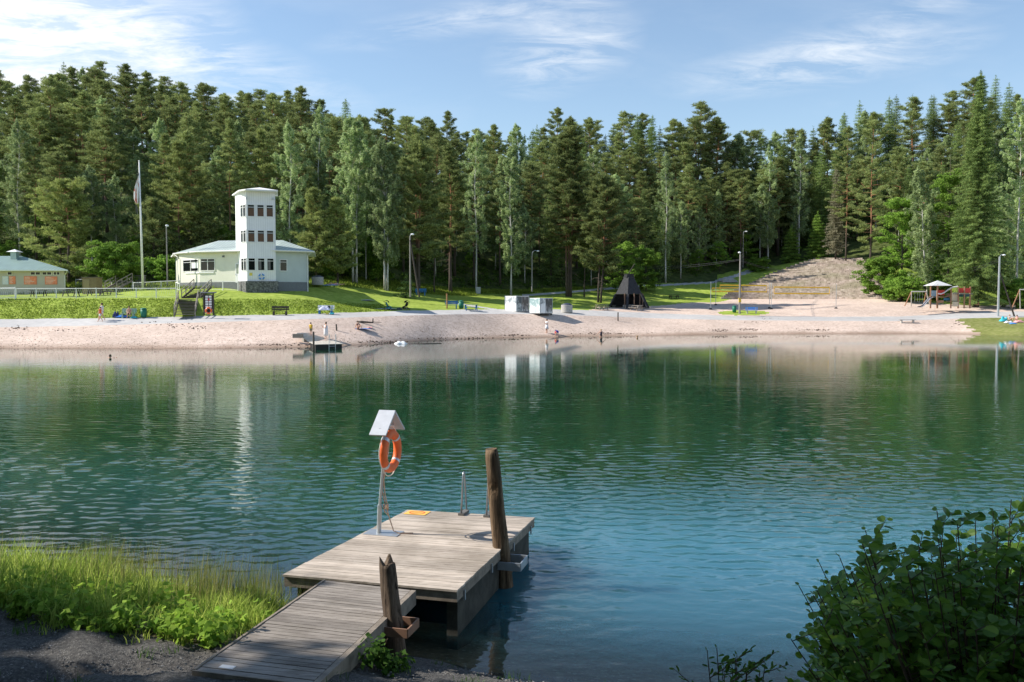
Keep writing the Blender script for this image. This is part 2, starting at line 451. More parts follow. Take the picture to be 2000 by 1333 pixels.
# near bank, split into gravel and soil
xs = np.concatenate([np.linspace(-60, -14, 16), np.linspace(-13.8, 9, 190), np.linspace(10, 60, 16)])
ds = np.concatenate([np.linspace(-40, -6, 10), np.linspace(-5.8, 9, 150), np.linspace(9.5, 34, 14)])
bm_v = []; nfa, nfb, nfc = [], [], []
nn = random.Random(3)
for d in ds:
    for x in xs:
        Y = shore(x)-d; z = float(np.interp(d, ND, NZ))
        if -.3 < d < 9: z += .02*float(wob(x, Y, 2.3))+.012*float(wob(x+3, Y, 6.1))*(1 if d > 0 else .3)
        # a worn gully in the gravel at the left
        if x < -2.5: z -= .13*math.exp(-((Y-(8.6+.25*math.sin(x*1.4)+.06*(x+5)))/.16)**2)*min(1, (-x-2.5)/1.5)
        bm_v.append((x, Y, z))
W_ = len(xs)
def grass_edge(x): return float(np.interp(x, [-30, -9, -6.3, -5.3, -4.2, -3.4, -2.9, 10], [13, 10.6, 10.5, 9.9, 9.6, 9.45, 9.6, 9.6]))
for i in range(len(ds)-1):
    for j in range(W_-1):
        k = i*W_+j; d = (ds[i]+ds[i+1])/2; x = (xs[j]+xs[j+1])/2; Y = shore(x)-d
        f = (k, k+W_, k+W_+1, k+1)
        if d < -.1: nfc.append(f)
        elif (x < -2.9 and Y > grass_edge(x)+.12) : nfb.append(f)
        else: nfa.append(f)
for nm, fs, m in (('gravel_bank', nfa, M_gravel), ('grass_bank', nfb, M_soil), ('near_lake_bed', nfc, M_bed)):
    fa = np.array(fs); used, inv = np.unique(fa.ravel(), return_inverse=True)
    me = bpy.data.meshes.new(nm); me.from_pydata([bm_v[q] for q in used], [], inv.reshape(-1, 4).tolist()); me.update()
    me.materials.append(m); me.polygons.foreach_set('use_smooth', [True]*len(me.polygons))
    o = bpy.data.objects.new(nm, me); C.objects.link(o); tag(o, kind='structure')

# water: level sheet with ripples; clear in the shallows, green and deep further out
m, t, b = principled('lake_water'); t.n.remove(b); M_water = m
pos = t.node('ShaderNodeNewGeometry').outputs['Position']
dep = t.node('ShaderNodeAttribute', attribute_name='depth').outputs['Fac']
calm = t.node('ShaderNodeAttribute', attribute_name='ripple').outputs['Fac']
r1 = t.noise(t.mapping(pos, scale=(.55, 1.35, 1), rot=(0, 0, R(8))), 4.6, 3, .5, .2)
r2 = t.noise(t.mapping(pos, scale=(.5, 1.6, 1), rot=(0, 0, R(-12))), 1.3, 3, .5, .3)
r3 = t.noise(t.mapping(pos, scale=(.25, .8, 1), rot=(0, 0, R(5))), .42, 2, .5)
hgt = t.math('ADD', t.math('ADD', t.math('MULTIPLY', r1, .33), t.math('MULTIPLY', r2, .65)), t.math('MULTIPLY', r3, .5))
patch = t.ramp(t.noise(t.mapping(pos, scale=(.35, 1, 1)), .12, 3, .55), [(.35, .55), (.65, 1.0)])
strg = t.math('MULTIPLY', calm, patch)
bmp = t.node('ShaderNodeBump', {'Strength': strg, 'Distance': .10, 'Height': hgt})
fr = t.node('ShaderNodeFresnel', {'IOR': 1.33, 'Normal': bmp.outputs[0]})
gl = t.node('ShaderNodeBsdfGlossy', {'Color': (1, 1, 1, 1), 'Roughness': .03, 'Normal': bmp.outputs[0]})
shelf = t.node('ShaderNodeAttribute', attribute_name='shelf').outputs['Fac']
df = t.node('ShaderNodeSubsurfaceScattering', {'Color': t.mix(shelf, (.009, .046, .023), (.050, .185, .260)), 'Scale': 1.0, 'Radius': (1.2, 2.0, 2.2)}, falloff='BURLEY')
tr = t.node('ShaderNodeBsdfTransparent', {'Color': t.mix(dep, (.80, .86, .80), (.10, .42, .38))})
body = t.node('ShaderNodeMixShader', {0: dep, 1: tr.outputs[0], 2: df.outputs[0]})
fin = t.node('ShaderNodeMixShader', {0: fr.outputs[0], 1: body.outputs[0], 2: gl.outputs[0]})
t.l.new(fin.outputs[0], t.n['Material Output'].inputs['Surface'])
# real wavelets: a fine grid near the camera, flat towards the far shore
wy = np.concatenate([np.linspace(4, 9.3, 12), 1/np.linspace(1/9.5, 1/62, 860), np.linspace(63, 142, 60)])
wa = np.concatenate([[-12, -6, -3, -1.6, -1.1, -.85], np.linspace(-.72, .72, 860), [.85, 1.1, 1.6, 3, 6, 12]])
WYg, WAg = np.meshgrid(wy, wa, indexing='ij'); WXg = WAg*WYg
gw_ = np.random.default_rng(77)
dYs = WYg**2/4089*.45+.004; slope_rms = .076
Hw = np.zeros_like(WXg)
NW = 90; lam = .075*(8.5**gw_.random(NW)); th_w = gw_.normal(0, .46, NW)+.10; phw = gw_.uniform(0, 6.28, NW)
for L_w, tw_, pw_ in zip(lam, th_w, phw):
    k_ = 2*math.pi/L_w; sl_w = slope_rms*math.sqrt(2/NW)*(1.15 if L_w > .25 else .9)
    fade = np.clip(1.6-3.0*dYs/L_w, 0, 1)
    kx, ky = k_*math.sin(tw_), k_*math.cos(tw_)
    Hw += sl_w/k_*fade*np.sin(kx*WXg+ky*WYg+pw_+.9*np.sin(WXg*.31+pw_*3)+.6*np.sin(WYg*.23+WXg*.11+pw_))
patch_ = .78+.22*np.sin(WYg*.33+1.2*np.sin(WXg*.11)+.5)+.16*np.sin(WXg*.21-WYg*.13+1.7)
cal = np.interp(WYg, [8, 10.5, 13.5, 20, 34, 50, 62], [.10, .22, .62, 1.0, .95, .55, 0])*np.interp(WXg, [-12, 2], [.80, 1.05])
Hw *= np.clip(patch_, .35, 1.3)*cal
shg = np.interp(WXg, SHX, SHY); dn_ = WYg-shg
Y2u = np.interp(1000+F*WAg, ug, PY[2]); ff_ = Y2u-WYg
dpt_ = np.minimum(np.interp(dn_, [0, .8, 3, 7], [0, .08, .55, 1]), np.interp(ff_, [0, 2, 7, 12], [0, .25, .8, 1]))
rip_ = np.interp(WYg, [9, 13, 20, 30, 45, 62, 80, 105], [.05, .10, .14, .22, .20, .09, .04, .02])
shf_ = np.interp(dn_, [0, 2, 5, 13], [.6, 1, .9, 0])*np.interp(WXg, [-4, 2], [.18, 1])
me = bpy.data.meshes.new('lake'); n_r, n_c = WXg.shape
me.vertices.add(n_r*n_c); me.vertices.foreach_set('co', np.stack([WXg, WYg, Hw], -1).astype(np.float32).ravel())
ii = (np.arange(n_r-1)[:, None]*n_c+np.arange(n_c-1)[None]).ravel(); quads = np.stack([ii, ii+1, ii+n_c+1, ii+n_c], 1).astype(np.int32)
me.loops.add(quads.size); me.loops.foreach_set('vertex_index', quads.ravel()); me.polygons.add(len(quads))
me.polygons.foreach_set('loop_start', np.arange(0, quads.size, 4, dtype=np.int32)); me.polygons.foreach_set('loop_total', np.full(len(quads), 4, dtype=np.int32))
me.polygons.foreach_set('use_smooth', np.ones(len(quads), dtype=bool)); me.update()
for nm, arr in (('depth', dpt_), ('ripple', rip_), ('shelf', shf_)):
    a = me.attributes.new(nm, 'FLOAT', 'POINT'); a.data.foreach_set('value', arr.astype(np.float32).ravel())
me.materials.append(M_water); o = bpy.data.objects.new('lake_water', me); C.objects.link(o); tag(o, kind='structure')
#PART2
# ============================================================ TREES
def tufts(cen, rad, n, L, Wd, up=.35, out=.6, g=None, droop=False):
    """n thin triangles in each flattened clump (centre, radii): needle tufts or sprays of leaves"""
    g = g or rng
    N = len(cen); cen = np.repeat(cen, n, 0); rad = np.repeat(rad, n, 0); M = N*n
    d = g.normal(size=(M, 3)); d /= np.linalg.norm(d, axis=1, keepdims=True)
    r = g.random((M, 1))**.45
    p = cen+d*r*rad
    dr = d*out+g.normal(size=(M, 3))*.55; dr[:, 2] = dr[:, 2]*.7+(up if not droop else -1.1)
    dr /= np.linalg.norm(dr, axis=1, keepdims=True)
    sdv = np.cross(dr, g.normal(size=(M, 3))); sdv /= np.linalg.norm(sdv, axis=1, keepdims=True)
    l = L*g.uniform(.6, 1.3, (M, 1)); wv_ = Wd*g.uniform(.6, 1.3, (M, 1))
    return np.stack([p-sdv*wv_, p+sdv*wv_, p+dr*l], 1).reshape(-1, 3)
def leaves(cen, rad, n, L, g=None):
    """n small four-cornered leaves (or leaf sprays) in each clump"""
    g = g or rng
    N = len(cen); cen = np.repeat(cen, n, 0); rad = np.repeat(rad, n, 0); M = N*n
    d = g.normal(size=(M, 3)); d /= np.linalg.norm(d, axis=1, keepdims=True)
    p = cen+d*g.random((M, 1))**.5*rad
    nrm = d*.6+g.normal(size=(M, 3))*.5+np.array([0, 0, .6]); nrm /= np.linalg.norm(nrm, axis=1, keepdims=True)
    a = np.cross(nrm, g.normal(size=(M, 3))); a /= np.linalg.norm(a, axis=1, keepdims=True); b_ = np.cross(nrm, a)
    l = L*g.uniform(.6, 1.35, (M, 1))
    return np.stack([p-a*l*.5, p-b_*l*.36, p+a*l*.5, p+b_*l*.36], 1).reshape(-1, 3)

def trunk_pts(h, lean, wig, g, n=9):
    ph = g.uniform(0, 6.28)
    return [Vector((lean*h*(i/n)+wig*math.sin(ph+i*.9)*(i/n), wig*math.cos(ph+i*.7)*(i/n), h*i/n-.4*(i == 0))) for i in range(n+1)]
def along(pts, f):
    x = f*(len(pts)-1); i = min(int(x), len(pts)-2); return pts[i].lerp(pts[i+1], x-i)

def make_tree(name, kind, seed, h=20, cs=.45, spread=3.2, r0=.22, detail=1.0, leafm=None, stems=1, lean=0.0, dead=6, label=None, group=None, cat='tree', tsize=None):
    g = np.random.default_rng(seed); pr = random.Random(seed)
    root = thing(name, label, cat, (0, 0, -500), 0, group)
    tk = MB(); cen, rad = [], []; tope = pr.choice((.44, .55, .66))
    for st in range(stems):
        off = Vector((0, 0, 0)) if st == 0 else Vector((pr.uniform(.25, .5)*(1 if st % 2 else -1), pr.uniform(-.35, .35), 0))
        hh = h*(1 if st == 0 else pr.uniform(.86, .98))
        tp = trunk_pts(hh, lean+(0 if st == 0 else off.x*.05), {'pine': .22, 'birch': .3, 'leafy': .25}.get(kind, .05), g)
        tp = [p+off for p in tp]
        tk.tube(tp, [r0*(1-.93*(i/9)**.9) * (1.25 if i == 0 else 1) for i in range(10)], 7)
        if kind == 'pine':
            nb = int(36*(1-cs)/.55*min(1.4, detail)*.9)
            for k in range(nb):
                f = cs+(1-cs)*(k+pr.random())/nb; f = min(f, .985)
                t_ = (f-cs)/(1-cs)
                shape = min(1, .6+2.2*t_)*(1-t_)**tope*1.16
                L = spread*shape*pr.choice((.45, .7, .85, 1.0, 1.2))*pr.uniform(.85, 1.1); L = max(L, .35)
                a = k*2.4+pr.uniform(-.5, .5); p0 = along(tp, f)
                rise = -.10+.65*t_+pr.uniform(-.12, .12)
                dr = Vector((math.cos(a), math.sin(a), rise)); mid = p0+dr*L*.5-Vector((0, 0, .06*L)); end = p0+dr*L+Vector((0, 0, .14*L))
                tk.tube([p0, mid, end], [.055*detail**-.3*(1.2-t_*.8), .035, .012], 4, False)
                m_ = 4 if L > 1.6 else 2
                for q in range(m_):
                    s_ = .42+.6*(q+.5)/m_ if L > 1.2 else .35+.6*q/m_
                    c = p0.lerp(mid, s_*2) if s_ < .5 else mid.lerp(end, min(1.05, s_*2-1))
                    lat = Vector((-math.sin(a), math.cos(a), 0))*pr.uniform(-.32, .32)*L*s_
                    cen.append(tuple(c+lat+Vector((0, 0, .12)))); rr = pr.uniform(.38, .70)*(.75+.08*spread)
                    rad.append((rr, rr, rr*.30))
            for q in range(3): cen.append(tuple(tp[-1]+Vector((pr.uniform(-.1, .1), pr.uniform(-.1, .1), .1-.4*q)))); rad.append((.16+.1*q, .16+.1*q, .28))
            for k in range(dead):
                f = pr.uniform(cs*.35, cs); p0 = along(tp, f); a = pr.uniform(0, 6.28); L = pr.uniform(.6, 2.0)*spread/3.2
                dr = Vector((math.cos(a), math.sin(a), pr.uniform(-.35, .1)))
                tk.tube([p0, p0+dr*L*.6, p0+dr*L+Vector((0, 0, -.15*L))], [.035, .022, .008], 3, False)
        elif kind == 'spruce':
            nw = int(h/.62)
            for k in range(nw):
                f = cs+(1-cs)*k/nw; t_ = (f-cs)/(1-cs)
                L0 = spread*(1-t_)**.82*(1 if t_ > .08 else .75)+.16
                nbr = 6 if t_ < .8 else 4
                for q in range(nbr):
                    a = q*6.283/nbr+k*1.1+pr.uniform(-.35, .35); L = L0*pr.uniform(.68, 1.15)
                    p0 = along(tp, min(.995, f)); dp = -.38*(1-t_)+.22*t_
                    e = p0+Vector((math.cos(a)*L, math.sin(a)*L, dp*L)); tip = e+Vector((0, 0, .06*L))
                    if L > 1: tk.tube([p0, e], [.03, .01], 3, False)
                    m_ = max(1, int(L/.62)+1)
                    for z in range(m_):
                        s_ = (z+.7)/(m_+.2); c = p0.lerp(tip, s_)
                        wd2 = .20+.26*(1-s_)*min(1.6, L/1.5)
                        cen.append((c.x, c.y, c.z-.10)); rad.append((.26+wd2*.6, .26+wd2*.6, .17))
            cen.append(tuple(tp[-1])); rad.append((.07, .07, .5))
        elif kind == 'birch':
            nb = int(70*detail**.5)
            for k in range(nb):
                f = cs+(1-cs)*(k+pr.random())/nb*.99; t_ = (f-cs)/(1-cs)
                prof_ = .35+.65*math.sin(math.pi*min(1, t_*.75+.18)) if t_ < .75 else max(.12, 1.0-(t_-.62)*2.3)
                L = spread*prof_*pr.uniform(.4, 1.0)*.85; a = k*2.4+pr.uniform(-.6, .6); p0 = along(tp, min(f, .99))
                e = p0+Vector((math.cos(a)*L, math.sin(a)*L, L*pr.uniform(.25, .85)))
                tk.tube([p0, p0.lerp(e, .5)+Vector((0, 0, .1)), e], [.022, .012, .004], 3, False)
                for q in range(5 if L > 1 else 3):
                    s_ = pr.uniform(.35, 1.05); c = p0.lerp(e, s_); dl = pr.uniform(.45, 1.2)*(1.05-.4*t_)
                    cen.append((c.x+pr.uniform(-.2, .2), c.y+pr.uniform(-.2, .2), c.z-dl*.45)); rad.append((pr.uniform(.22, .42), pr.uniform(.22, .42), dl*.75))
            cen.append(tuple(tp[-1])); rad.append((.22, .22, .6))
        else:   # leafy
            nb = int(46*detail**.5)
            for k in range(nb):
                f = cs+(1-cs)*pr.random()**.8*.97; t_ = (f-cs)/(1-cs)
                L = spread*(math.sin(math.pi*min(1, .22+t_*.72))**.6)*pr.uniform(.5, 1.1); a = k*2.4+pr.uniform(-.4, .4); p0 = along(tp, f*.9)
                e = p0+Vector((math.cos(a)*L, math.sin(a)*L, L*pr.uniform(.1, .55)))
                tk.tube([p0, p0.lerp(e, .5)+Vector((0, 0, .12*L)), e], [.05, .03, .01], 4, False)
                for q in range(4):
                    s_ = pr.uniform(.4, 1.08); c = p0.lerp(e, s_); rr = pr.uniform(.35, .75)*(spread/3)**.5
                    cen.append((c.x+pr.uniform(-.5, .5), c.y+pr.uniform(-.5, .5), c.z+pr.uniform(-.3, .35))); rad.append((rr, rr, rr*.5))
    cen = np.array(cen); rad = np.array(rad)
    bark = {'pine': M_pinebark, 'spruce': M_sprucebark, 'birch': M_birchbark}.get(kind, M_sprucebark)
    if kind == 'pine':
        lv = tufts(cen, rad, int(44*detail), .40*(tsize or 1), .10*(tsize or 1), .55, .6, g); k = 3
        m_ = leafm or M_pineleaf
    elif kind == 'spruce':
        lv = tufts(cen, rad, int(17*detail), .30*(tsize or 1), .06*(tsize or 1), -.25, .8, g); k = 3; m_ = leafm or M_spruceleaf
    elif kind == 'birch':
        lv = leaves(cen, rad, int(20*detail), .27*(tsize or 1), g); k = 4; m_ = leafm or M_birchleaf
    else:
        lv = leaves(cen, rad, int(34*detail), .23*(tsize or 1), g); k = 4; m_ = leafm or M_leafy
    tk.build('trunk', bark, root, True)
    npmesh('crown', lv, k, m_, root)
    root['h'] = h
    return root

# LIBRARY
LIB = {
 'pine': [make_tree('pine_tree', 'pine', 100+i, 20, [.46, .36, .52, .30, .42, .48, .35, .24][i], [3.4, 3.9, 3.0, 3.8, 3.2, 3.7, 3.3, 3.8][i], detail=1.35) for i in range(8)],
 'birch': [make_tree('birch_tree', 'birch', 200+i, 20, [.30, .22, .34, .15, .26, .2][i], [3.9, 4.4, 3.6, 4.2, 3.8, 3.4][i], r0=.12, detail=1.9) for i in range(6)],
 'spruce': [make_tree('spruce_tree', 'spruce', 300+i, 20, [.12, .05, .2, .02][i], [2.9, 3.2, 2.6, 2.7][i], r0=.2, detail=1.4) for i in range(4)],
 'leafy': [make_tree('broadleaf_tree', 'leafy', 400+i, 9, [.12, .18, .1][i], [2.9, 2.6, 3.1][i], r0=.1, detail=1.1) for i in range(3)],
}
for k_, l_ in LIB.items():
    for o in l_:
        for key in ('label', 'category', 'group'):
            if key in o: del o[key]
used_proto = set()
CATN = {'pine': 'pine tree', 'birch': 'birch tree', 'spruce': 'spruce tree', 'leafy': 'tree'}
def plant(kind, i, X, Y, h, label, group, rz, wide=1.0, z=None):
    p = LIB[kind][i % len(LIB[kind])]; base = p['h']; s = h/base
    loc = (X, Y, (gz(X, Y) if z is None else z)-.15)
    if p.name not in used_proto:
        used_proto.add(p.name); KIDS.setdefault(p.name, list(p.children))
        p.location = loc; p.rotation_euler = (0, 0, rz); p.scale = (s*wide, s*wide, s); o = p
        o['label'] = label; o['group'] = group
    else: o = dup(p, loc, rz, (s*wide, s*wide, s), label, group)
    o['category'] = CATN[kind]
    return o

# trees one can tell apart, read off the photograph: (kind, u, base v, depth, top v, label, options)
def hero(kind, u, vb, Y, vt, label, spread=3, cs=.4, detail=1.6, leafm=None, stems=1, lean=0.0, r0=.17, seed=None, cat=None, name=None, dead=6, tsize=None, on_ground=False, group=None):
    if Y is None: Y = ground(u, vb).y
    b_ = at(u, vb, Y); tz = at(u, vt, Y).z
    X = b_.x; base = gz(X, Y) if not on_ground else b_.z
    h = tz-base
    o = make_tree(name or {'pine': 'pine_tree', 'birch': 'birch_tree', 'spruce': 'spruce_tree', 'leafy': 'broadleaf_tree'}[kind], kind, seed or int(u*3+vt), h, cs, spread, r0, detail, leafm, stems, lean, dead, label, group, cat or CATN[kind], tsize)
    o.location = (X, Y, base-.1)
    if 'group' in o and not group: del o['group']
    del o['h']
    return o
hero('pine', 135, 556, 129, 356, 'broad bushy young pine right behind the low kiosk with the green roof', 5.6, .10, 2.4, M_youngpine, r0=.24, dead=14)
hero('leafy', 228, 547, 116, 474, 'bright green bushy tree left of the white flagpole', 3.8, .06, 2.6, r0=.1, name='leafy_bush', cat='bush')
hero('pine', 302, 548, 130, 392, 'dark low branched pine behind the white flagpole', 3.3, .12, 1.8)
hero('pine', 352, 545, 133, 280, 'tall pale green pine rising behind the left wing of the tower house', 3.6, .35, 1.7, M_youngpine)
hero('pine', 398, 545, 134, 395, 'short bushy pine just behind the left wing roof', 3.4, .1, 1.7)
hero('pine', 452, 540, 137, 235, 'tall pine directly left of and behind the white tower', 3.4, .42, 1.6)
hero('birch', 568, 545, 134, 240, 'tall pale birch rising directly right of the white tower', 3.8, .22, 1.8)
hero('pine', 516, 545, 137, 255, 'pine with green crown directly behind the top of the white tower', 3.4, .3, 1.6, M_youngpine)
hero('pine', 618, 552, 126, 372, 'half grown pine behind the right wing, nearest the house', 2.9, .13, 1.9, M_youngpine)
hero('pine', 660, 552, 127, 390, 'half grown pine behind the right wing, the one farther from the house', 2.6, .15, 1.9, M_youngpine)
hero('birch', 690, 548, 133, 228, 'large drooping birch with double pale stem behind the meadow lamp post', 4.7, .22, 2.2, stems=2)
hero('birch', 752, 556, 131, 272, 'feathery birch right of the large double birch at the meadow edge', 4.0, .2, 2.0, stems=2, lean=-.01)
hero('pine', 815, 572, None, 268, 'big spreading pine with red forked stem behind the braced lamp post', 4.4, .24, 2.5, stems=2, r0=.27, dead=14)
hero('pine', 880, 573, None, 285, 'big dark pine with bright orange upper trunk right of the forked pine', 4.1, .30, 2.3, r0=.30, dead=14)
hero('pine', 848, 565, 138, 395, 'thin pine stem between the two big lawn pines', 1.7, .6, 1.4, r0=.13)
hero('birch', 998, 577, None, 282, 'slender weeping birch behind the left picture crate', 3.6, .16, 2.2)
hero('birch', 930, 560, 150, 255, 'pale tall birch between the dark pine and the weeping birch', 3.9, .25, 1.6)
hero('pine', 1110, 580, None, 232, 'very big pine with three stems on the lawn right of the picture crates', 5.0, .30, 2.7, stems=3, r0=.2, dead=16)
hero('pine', 1141, 581, None, 430, 'slim straight pine between the three stemmed pine and the black hut', 1.8, .45, 1.6, r0=.13, dead=4)
hero('pine', 1168, 591, None, 345, 'leaning pine with bent bare boughs just left of the black hut', 3.9, .26, 2.3, stems=2, r0=.17, lean=.035, dead=14)
hero('spruce', 1545, 512, None, 442, 'bright green young spruce at the top left of the stone steps', 2.9, .02, 3.2, M_brightspruce, r0=.1)
hero('spruce', 1596, 506, None, 415, 'taller bright green young spruce behind the top of the stone steps', 3.2, .02, 3.2, M_brightspruce, r0=.1)
hero('spruce', 1632, 500, 190, 322, 'thin grey half dead spruce above the stone steps', 2.6, .12, 1.5, M_greyneedle, r0=.17)
hero('pine', 1700, 505, 178, 222, 'tall pine with brown drooping lower boughs at the right top of the stone steps', 4.6, .12, 1.8, M_pineleaf, r0=.22, dead=16)
hero('pine', 1652, 505, 187, 250, 'tall pine behind the middle top of the stone steps', 3.9, .3, 1.6)
hero('leafy', 1760, 585, 150, 372, 'big bright green leafy tree right of the stone steps', 4.6, .10, 3.0, r0=.2)
hero('birch', 1812, 588, 144, 330, 'grey green weeping birch leaning left above the swing set', 3.8, .10, 2.6, leafm=None, lean=-.09, r0=.16)
hero('leafy', 1850, 590, 148, 300, 'tall bright maple like tree behind the play tower roof', 3.8, .15, 2.8, r0=.2)
hero('spruce', 1905, 592, 138, 142, 'giant old spruce with hanging boughs behind the play tower', 5.2, .06, 3.2, r0=.45, tsize=1.25)
hero('birch', 1985, 590, 140, 195, 'big pale birch at the right edge behind the lamp post', 5.2, .10, 2.4, r0=.22)
hero('birch', 1560, 520, 200, 262, 'pale birch standing behind the upper left of the stone steps', 3.8, .2, 1.5)
hero('leafy', 1483, 530, None, 505, 'small round grey green willow bush where the path climbs', 2.2, .02, 2.6, r0=.06, name='leafy_bush', cat='bush')
hero('spruce', 793, 566, 124, 540, 'small dark spruce bush left of the braced lamp post', 2.0, .0, 3.0, r0=.06)
hero('leafy', 1716, 578, 150, 500, 'low leafy bush at the foot of the stone steps on the right', 3.6, .02, 2.8, r0=.08, name='leafy_bush', cat='bush')
hero('leafy', 1758, 592, 143, 545, 'low bright bush behind the left swing set', 3.4, .02, 2.8, r0=.08, name='leafy_bush', cat='bush')
hero('leafy', 1822, 592, 146, 540, 'low green bush behind the slide', 3.2, .02, 2.6, r0=.08, name='leafy_bush', cat='bush')
hero('leafy', 1985, 596, 137, 545, 'round green bush behind the swing at the right edge', 2.6, .02, 2.6, r0=.08, name='leafy_bush', cat='bush')

hero('leafy', 640, 546, None, 462, 'bright green leafy sapling behind the two half grown pines by the house', 3.4, .03, 2.4, r0=.08)
hero('leafy', 668, 543, 140, 430, 'tall bright leafy tree under the double birch at the meadow edge', 3.6, .05, 2.4, r0=.1)
hero('leafy', 736, 543, 139, 470, 'bright leafy tree below the feathery birch', 3.4, .03, 2.4, r0=.08)
hero('leafy', 1215, 560, 160, 468, 'bright leafy tree behind the roof of the black hut', 3.6, .05, 2.2, r0=.1)
hero('leafy', 1262, 556, 165, 480, 'bright leafy tree right behind the black hut, at the path', 3.4, .05, 2.2, r0=.1)
hero('leafy', 330, 545, 127, 500, 'low leafy tree between the flagpole and the house', 3.0, .03, 2.0, r0=.08)
hero('birch', 40, 545, 136, 235, 'pale birch far left behind the kiosk vent', 3.6, .2, 1.6)
hero('birch', 625, 500, 150, 205, 'pale birch crown high above the right wing of the house', 3.6, .2, 1.6)
hero('birch', 1300, 545, 178, 300, 'slender pale birch on the slope behind the black hut', 3.4, .2, 1.5)
hero('birch', 1500, 520, 200, 285, 'pale birch between the path and the bright young spruces', 3.6, .15, 1.5)
# the forest on the slope: single trees on a loose grid
ZONES = [(-900, 250, 'behind the low kiosk'), (250, 470, 'left of the white tower'), (470, 780, 'between the tower and the braced lamp post'),
         (780, 1060, 'above the blue benches'), (1060, 1260, 'behind the picture crates'), (1260, 1480, 'behind the black hut and its path'),
         (1480, 1760, 'above the stone steps'), (1760, 3000, 'behind the playground')]
LAY = ['at the forest foot', 'half way up the slope', 'on the forest skyline']
LOOK = {'pine': 'tall dark pine', 'birch': 'pale leafy birch', 'spruce': 'pointed dark spruce', 'leafy': 'small bright leafy tree'}
cnt = {'pine': 0, 'birch': 0, 'spruce': 0, 'leafy': 0}
fr_ = random.Random(21)
fdepth = [4, 10, 17, 25, 34, 44, 55, 67]
heroes = [(135, 356), (228, 472)]
for ri, dd in enumerate(fdepth):
    step_m = [4.3, 4.3, 4.4, 4.5, 4.6, 4.7, 4.6, 4.4][ri]
    u = -230.0 if ri < 7 else -160
    while u < 2240:
        Y6u = float(np.interp(u, ug, PY[7]))                 # back edge of the lawns
        Y = Y6u+dd*(215-Y6u)/62+fr_.uniform(-2.5, 2.5); 
        if Y > 232: Y = 232-fr_.random()*6
        X = (u-1000)/F*Y; stp = step_m*F/Y*fr_.uniform(.75, 1.3)
        if not (-60 < u < 2060) : stp *= 1.7
        # leave the steps and paths open
        lay = 0 if ri < 2 else (1 if ri < 6 else 2)
        q = fr_.random()
        bz = .30 if (u < 250 or 450 < u < 800 or 880 < u < 1050) else (.22 if u < 1500 else .28)
        sz = .05 if u < 1000 else (.22 if u < 1700 else .26)
        if lay == 0: bz += .12
        if lay == 2: bz *= .35; sz *= 1.5
        kind = 'birch' if q < bz else ('spruce' if q < bz+sz else 'pine')
        if lay == 0 and fr_.random() < .28: kind = 'leafy'
        h = {'pine': fr_.uniform(17, 22.5), 'birch': fr_.uniform(14, 19.5), 'spruce': fr_.uniform(15, 23.5), 'leafy': fr_.uniform(4.5, 8.5)}[kind]
        if lay == 0 and kind != 'leafy': h *= .92
        if ri >= 6:
            # heights on the skyline wander as in the photograph
            tvu = float(np.interp(u, ug, tv))+fr_.uniform(-4, 48)-(16 if fr_.random() < .14 else 0)
            h = at(1000, tvu, Y).z-gz(X, Y); h = max(13, min(27, h))
        okk = not (1500 < u < 1740 and Y < 203)
        if 1350 < u < 1500 and Y < 188: okk = False
        if okk:
            zn = next(z for z in ZONES if z[0] <= u < z[1])
            lab = f"{LOOK[kind]} {LAY[lay]}, {zn[2]}"
            plant(kind, cnt[kind]+fr_.randrange(2)*3, X, Y, h, lab, f"{kind} trees {LAY[lay]}, {zn[2]}", fr_.uniform(0, 6.28), fr_.uniform(1.0, 1.32))
            cnt[kind] += 1
        u += stp
print('TREES', cnt)

# unseen bank trees: left ones shade the gravel, rear ones added to cut skylight
for (x, y, hh, i) in ((-16, 1.5, 17, 0), (-13.5, 5.0, 15, 1), (-19, 5.0, 20, 2), (-11.5, -1.0, 15, 0), (-22, 3.0, 22, 1), (-15, -4, 18, 2), (-9, -5, 13, 1), (-14.5, 6.8, 12.5, 2), (-12.2, 3.0, 14, 1), (-16.5, 5.8, 15, 0), (-10.5, 1.5, 13, 2), (-17, 7.2, 12, 1), (-13, 6.9, 11, 0), (-11.8, 5.6, 10.5, 2), (-15.5, 3.6, 14, 1), (-10.8, 4.0, 10, 0), (-19, 7.4, 15.5, 2), (-21.5, 7.0, 18, 0), (-6, -7, 15, 1), (-1, -8, 17, 2), (4, -7, 15, 0), (9, -5, 16, 1), (12.5, -1, 14, 2), (-3.5, -11, 18, 0), (7, -11, 19, 1)):
    y -= .8 if y < 3 or x > -10 else 1.75
    plant('leafy', i, x, y, hh, 'tall leafy tree on the near bank, out of view beside or behind the viewer', 'leafy trees on the near bank', i*1.3+x, 1.1, z=nz(x, y))
for o in scene.objects:
    if 'h' in o: del o['h']
#PART3
# ============================================================ BUILDINGS
WHITE = mat('white_paint', (.78, .78, .76), .55, var=.05)
CREAM = mat('cream_boards', (.70, .70, .52), .6, var=.05)
GREENGREY = mat('grey_green_boards', (.50, .57, .50), .6, var=.05)
ROOFG = mat('pale_green_metal', (.40, .50, .45), .4, .3, var=.12)
ROOFD = mat('green_metal_roof', (.20, .33, .29), .45, .3, var=.15)
PLINTH = mat('grey_plinth', (.17, .18, .19), .8)
GLASS = mat('window_glass', (.010, .012, .013), .04, var=.0, spec=.35)
CURT = mat('brown_blind', (.13, .075, .045), .7)
GREYWOOD = mat('weathered_wood', (.33, .29, .25), .85, var=.3, scale=9, bump=.3, isl=.35)
DARKWOOD = mat('dark_wood', (.075, .062, .052), .85, var=.3, isl=.4)
STEEL = mat('galvanised_steel', (.48, .50, .52), .4, .7, var=.1)
BLACK = mat('black_plastic', (.02, .02, .022), .5)
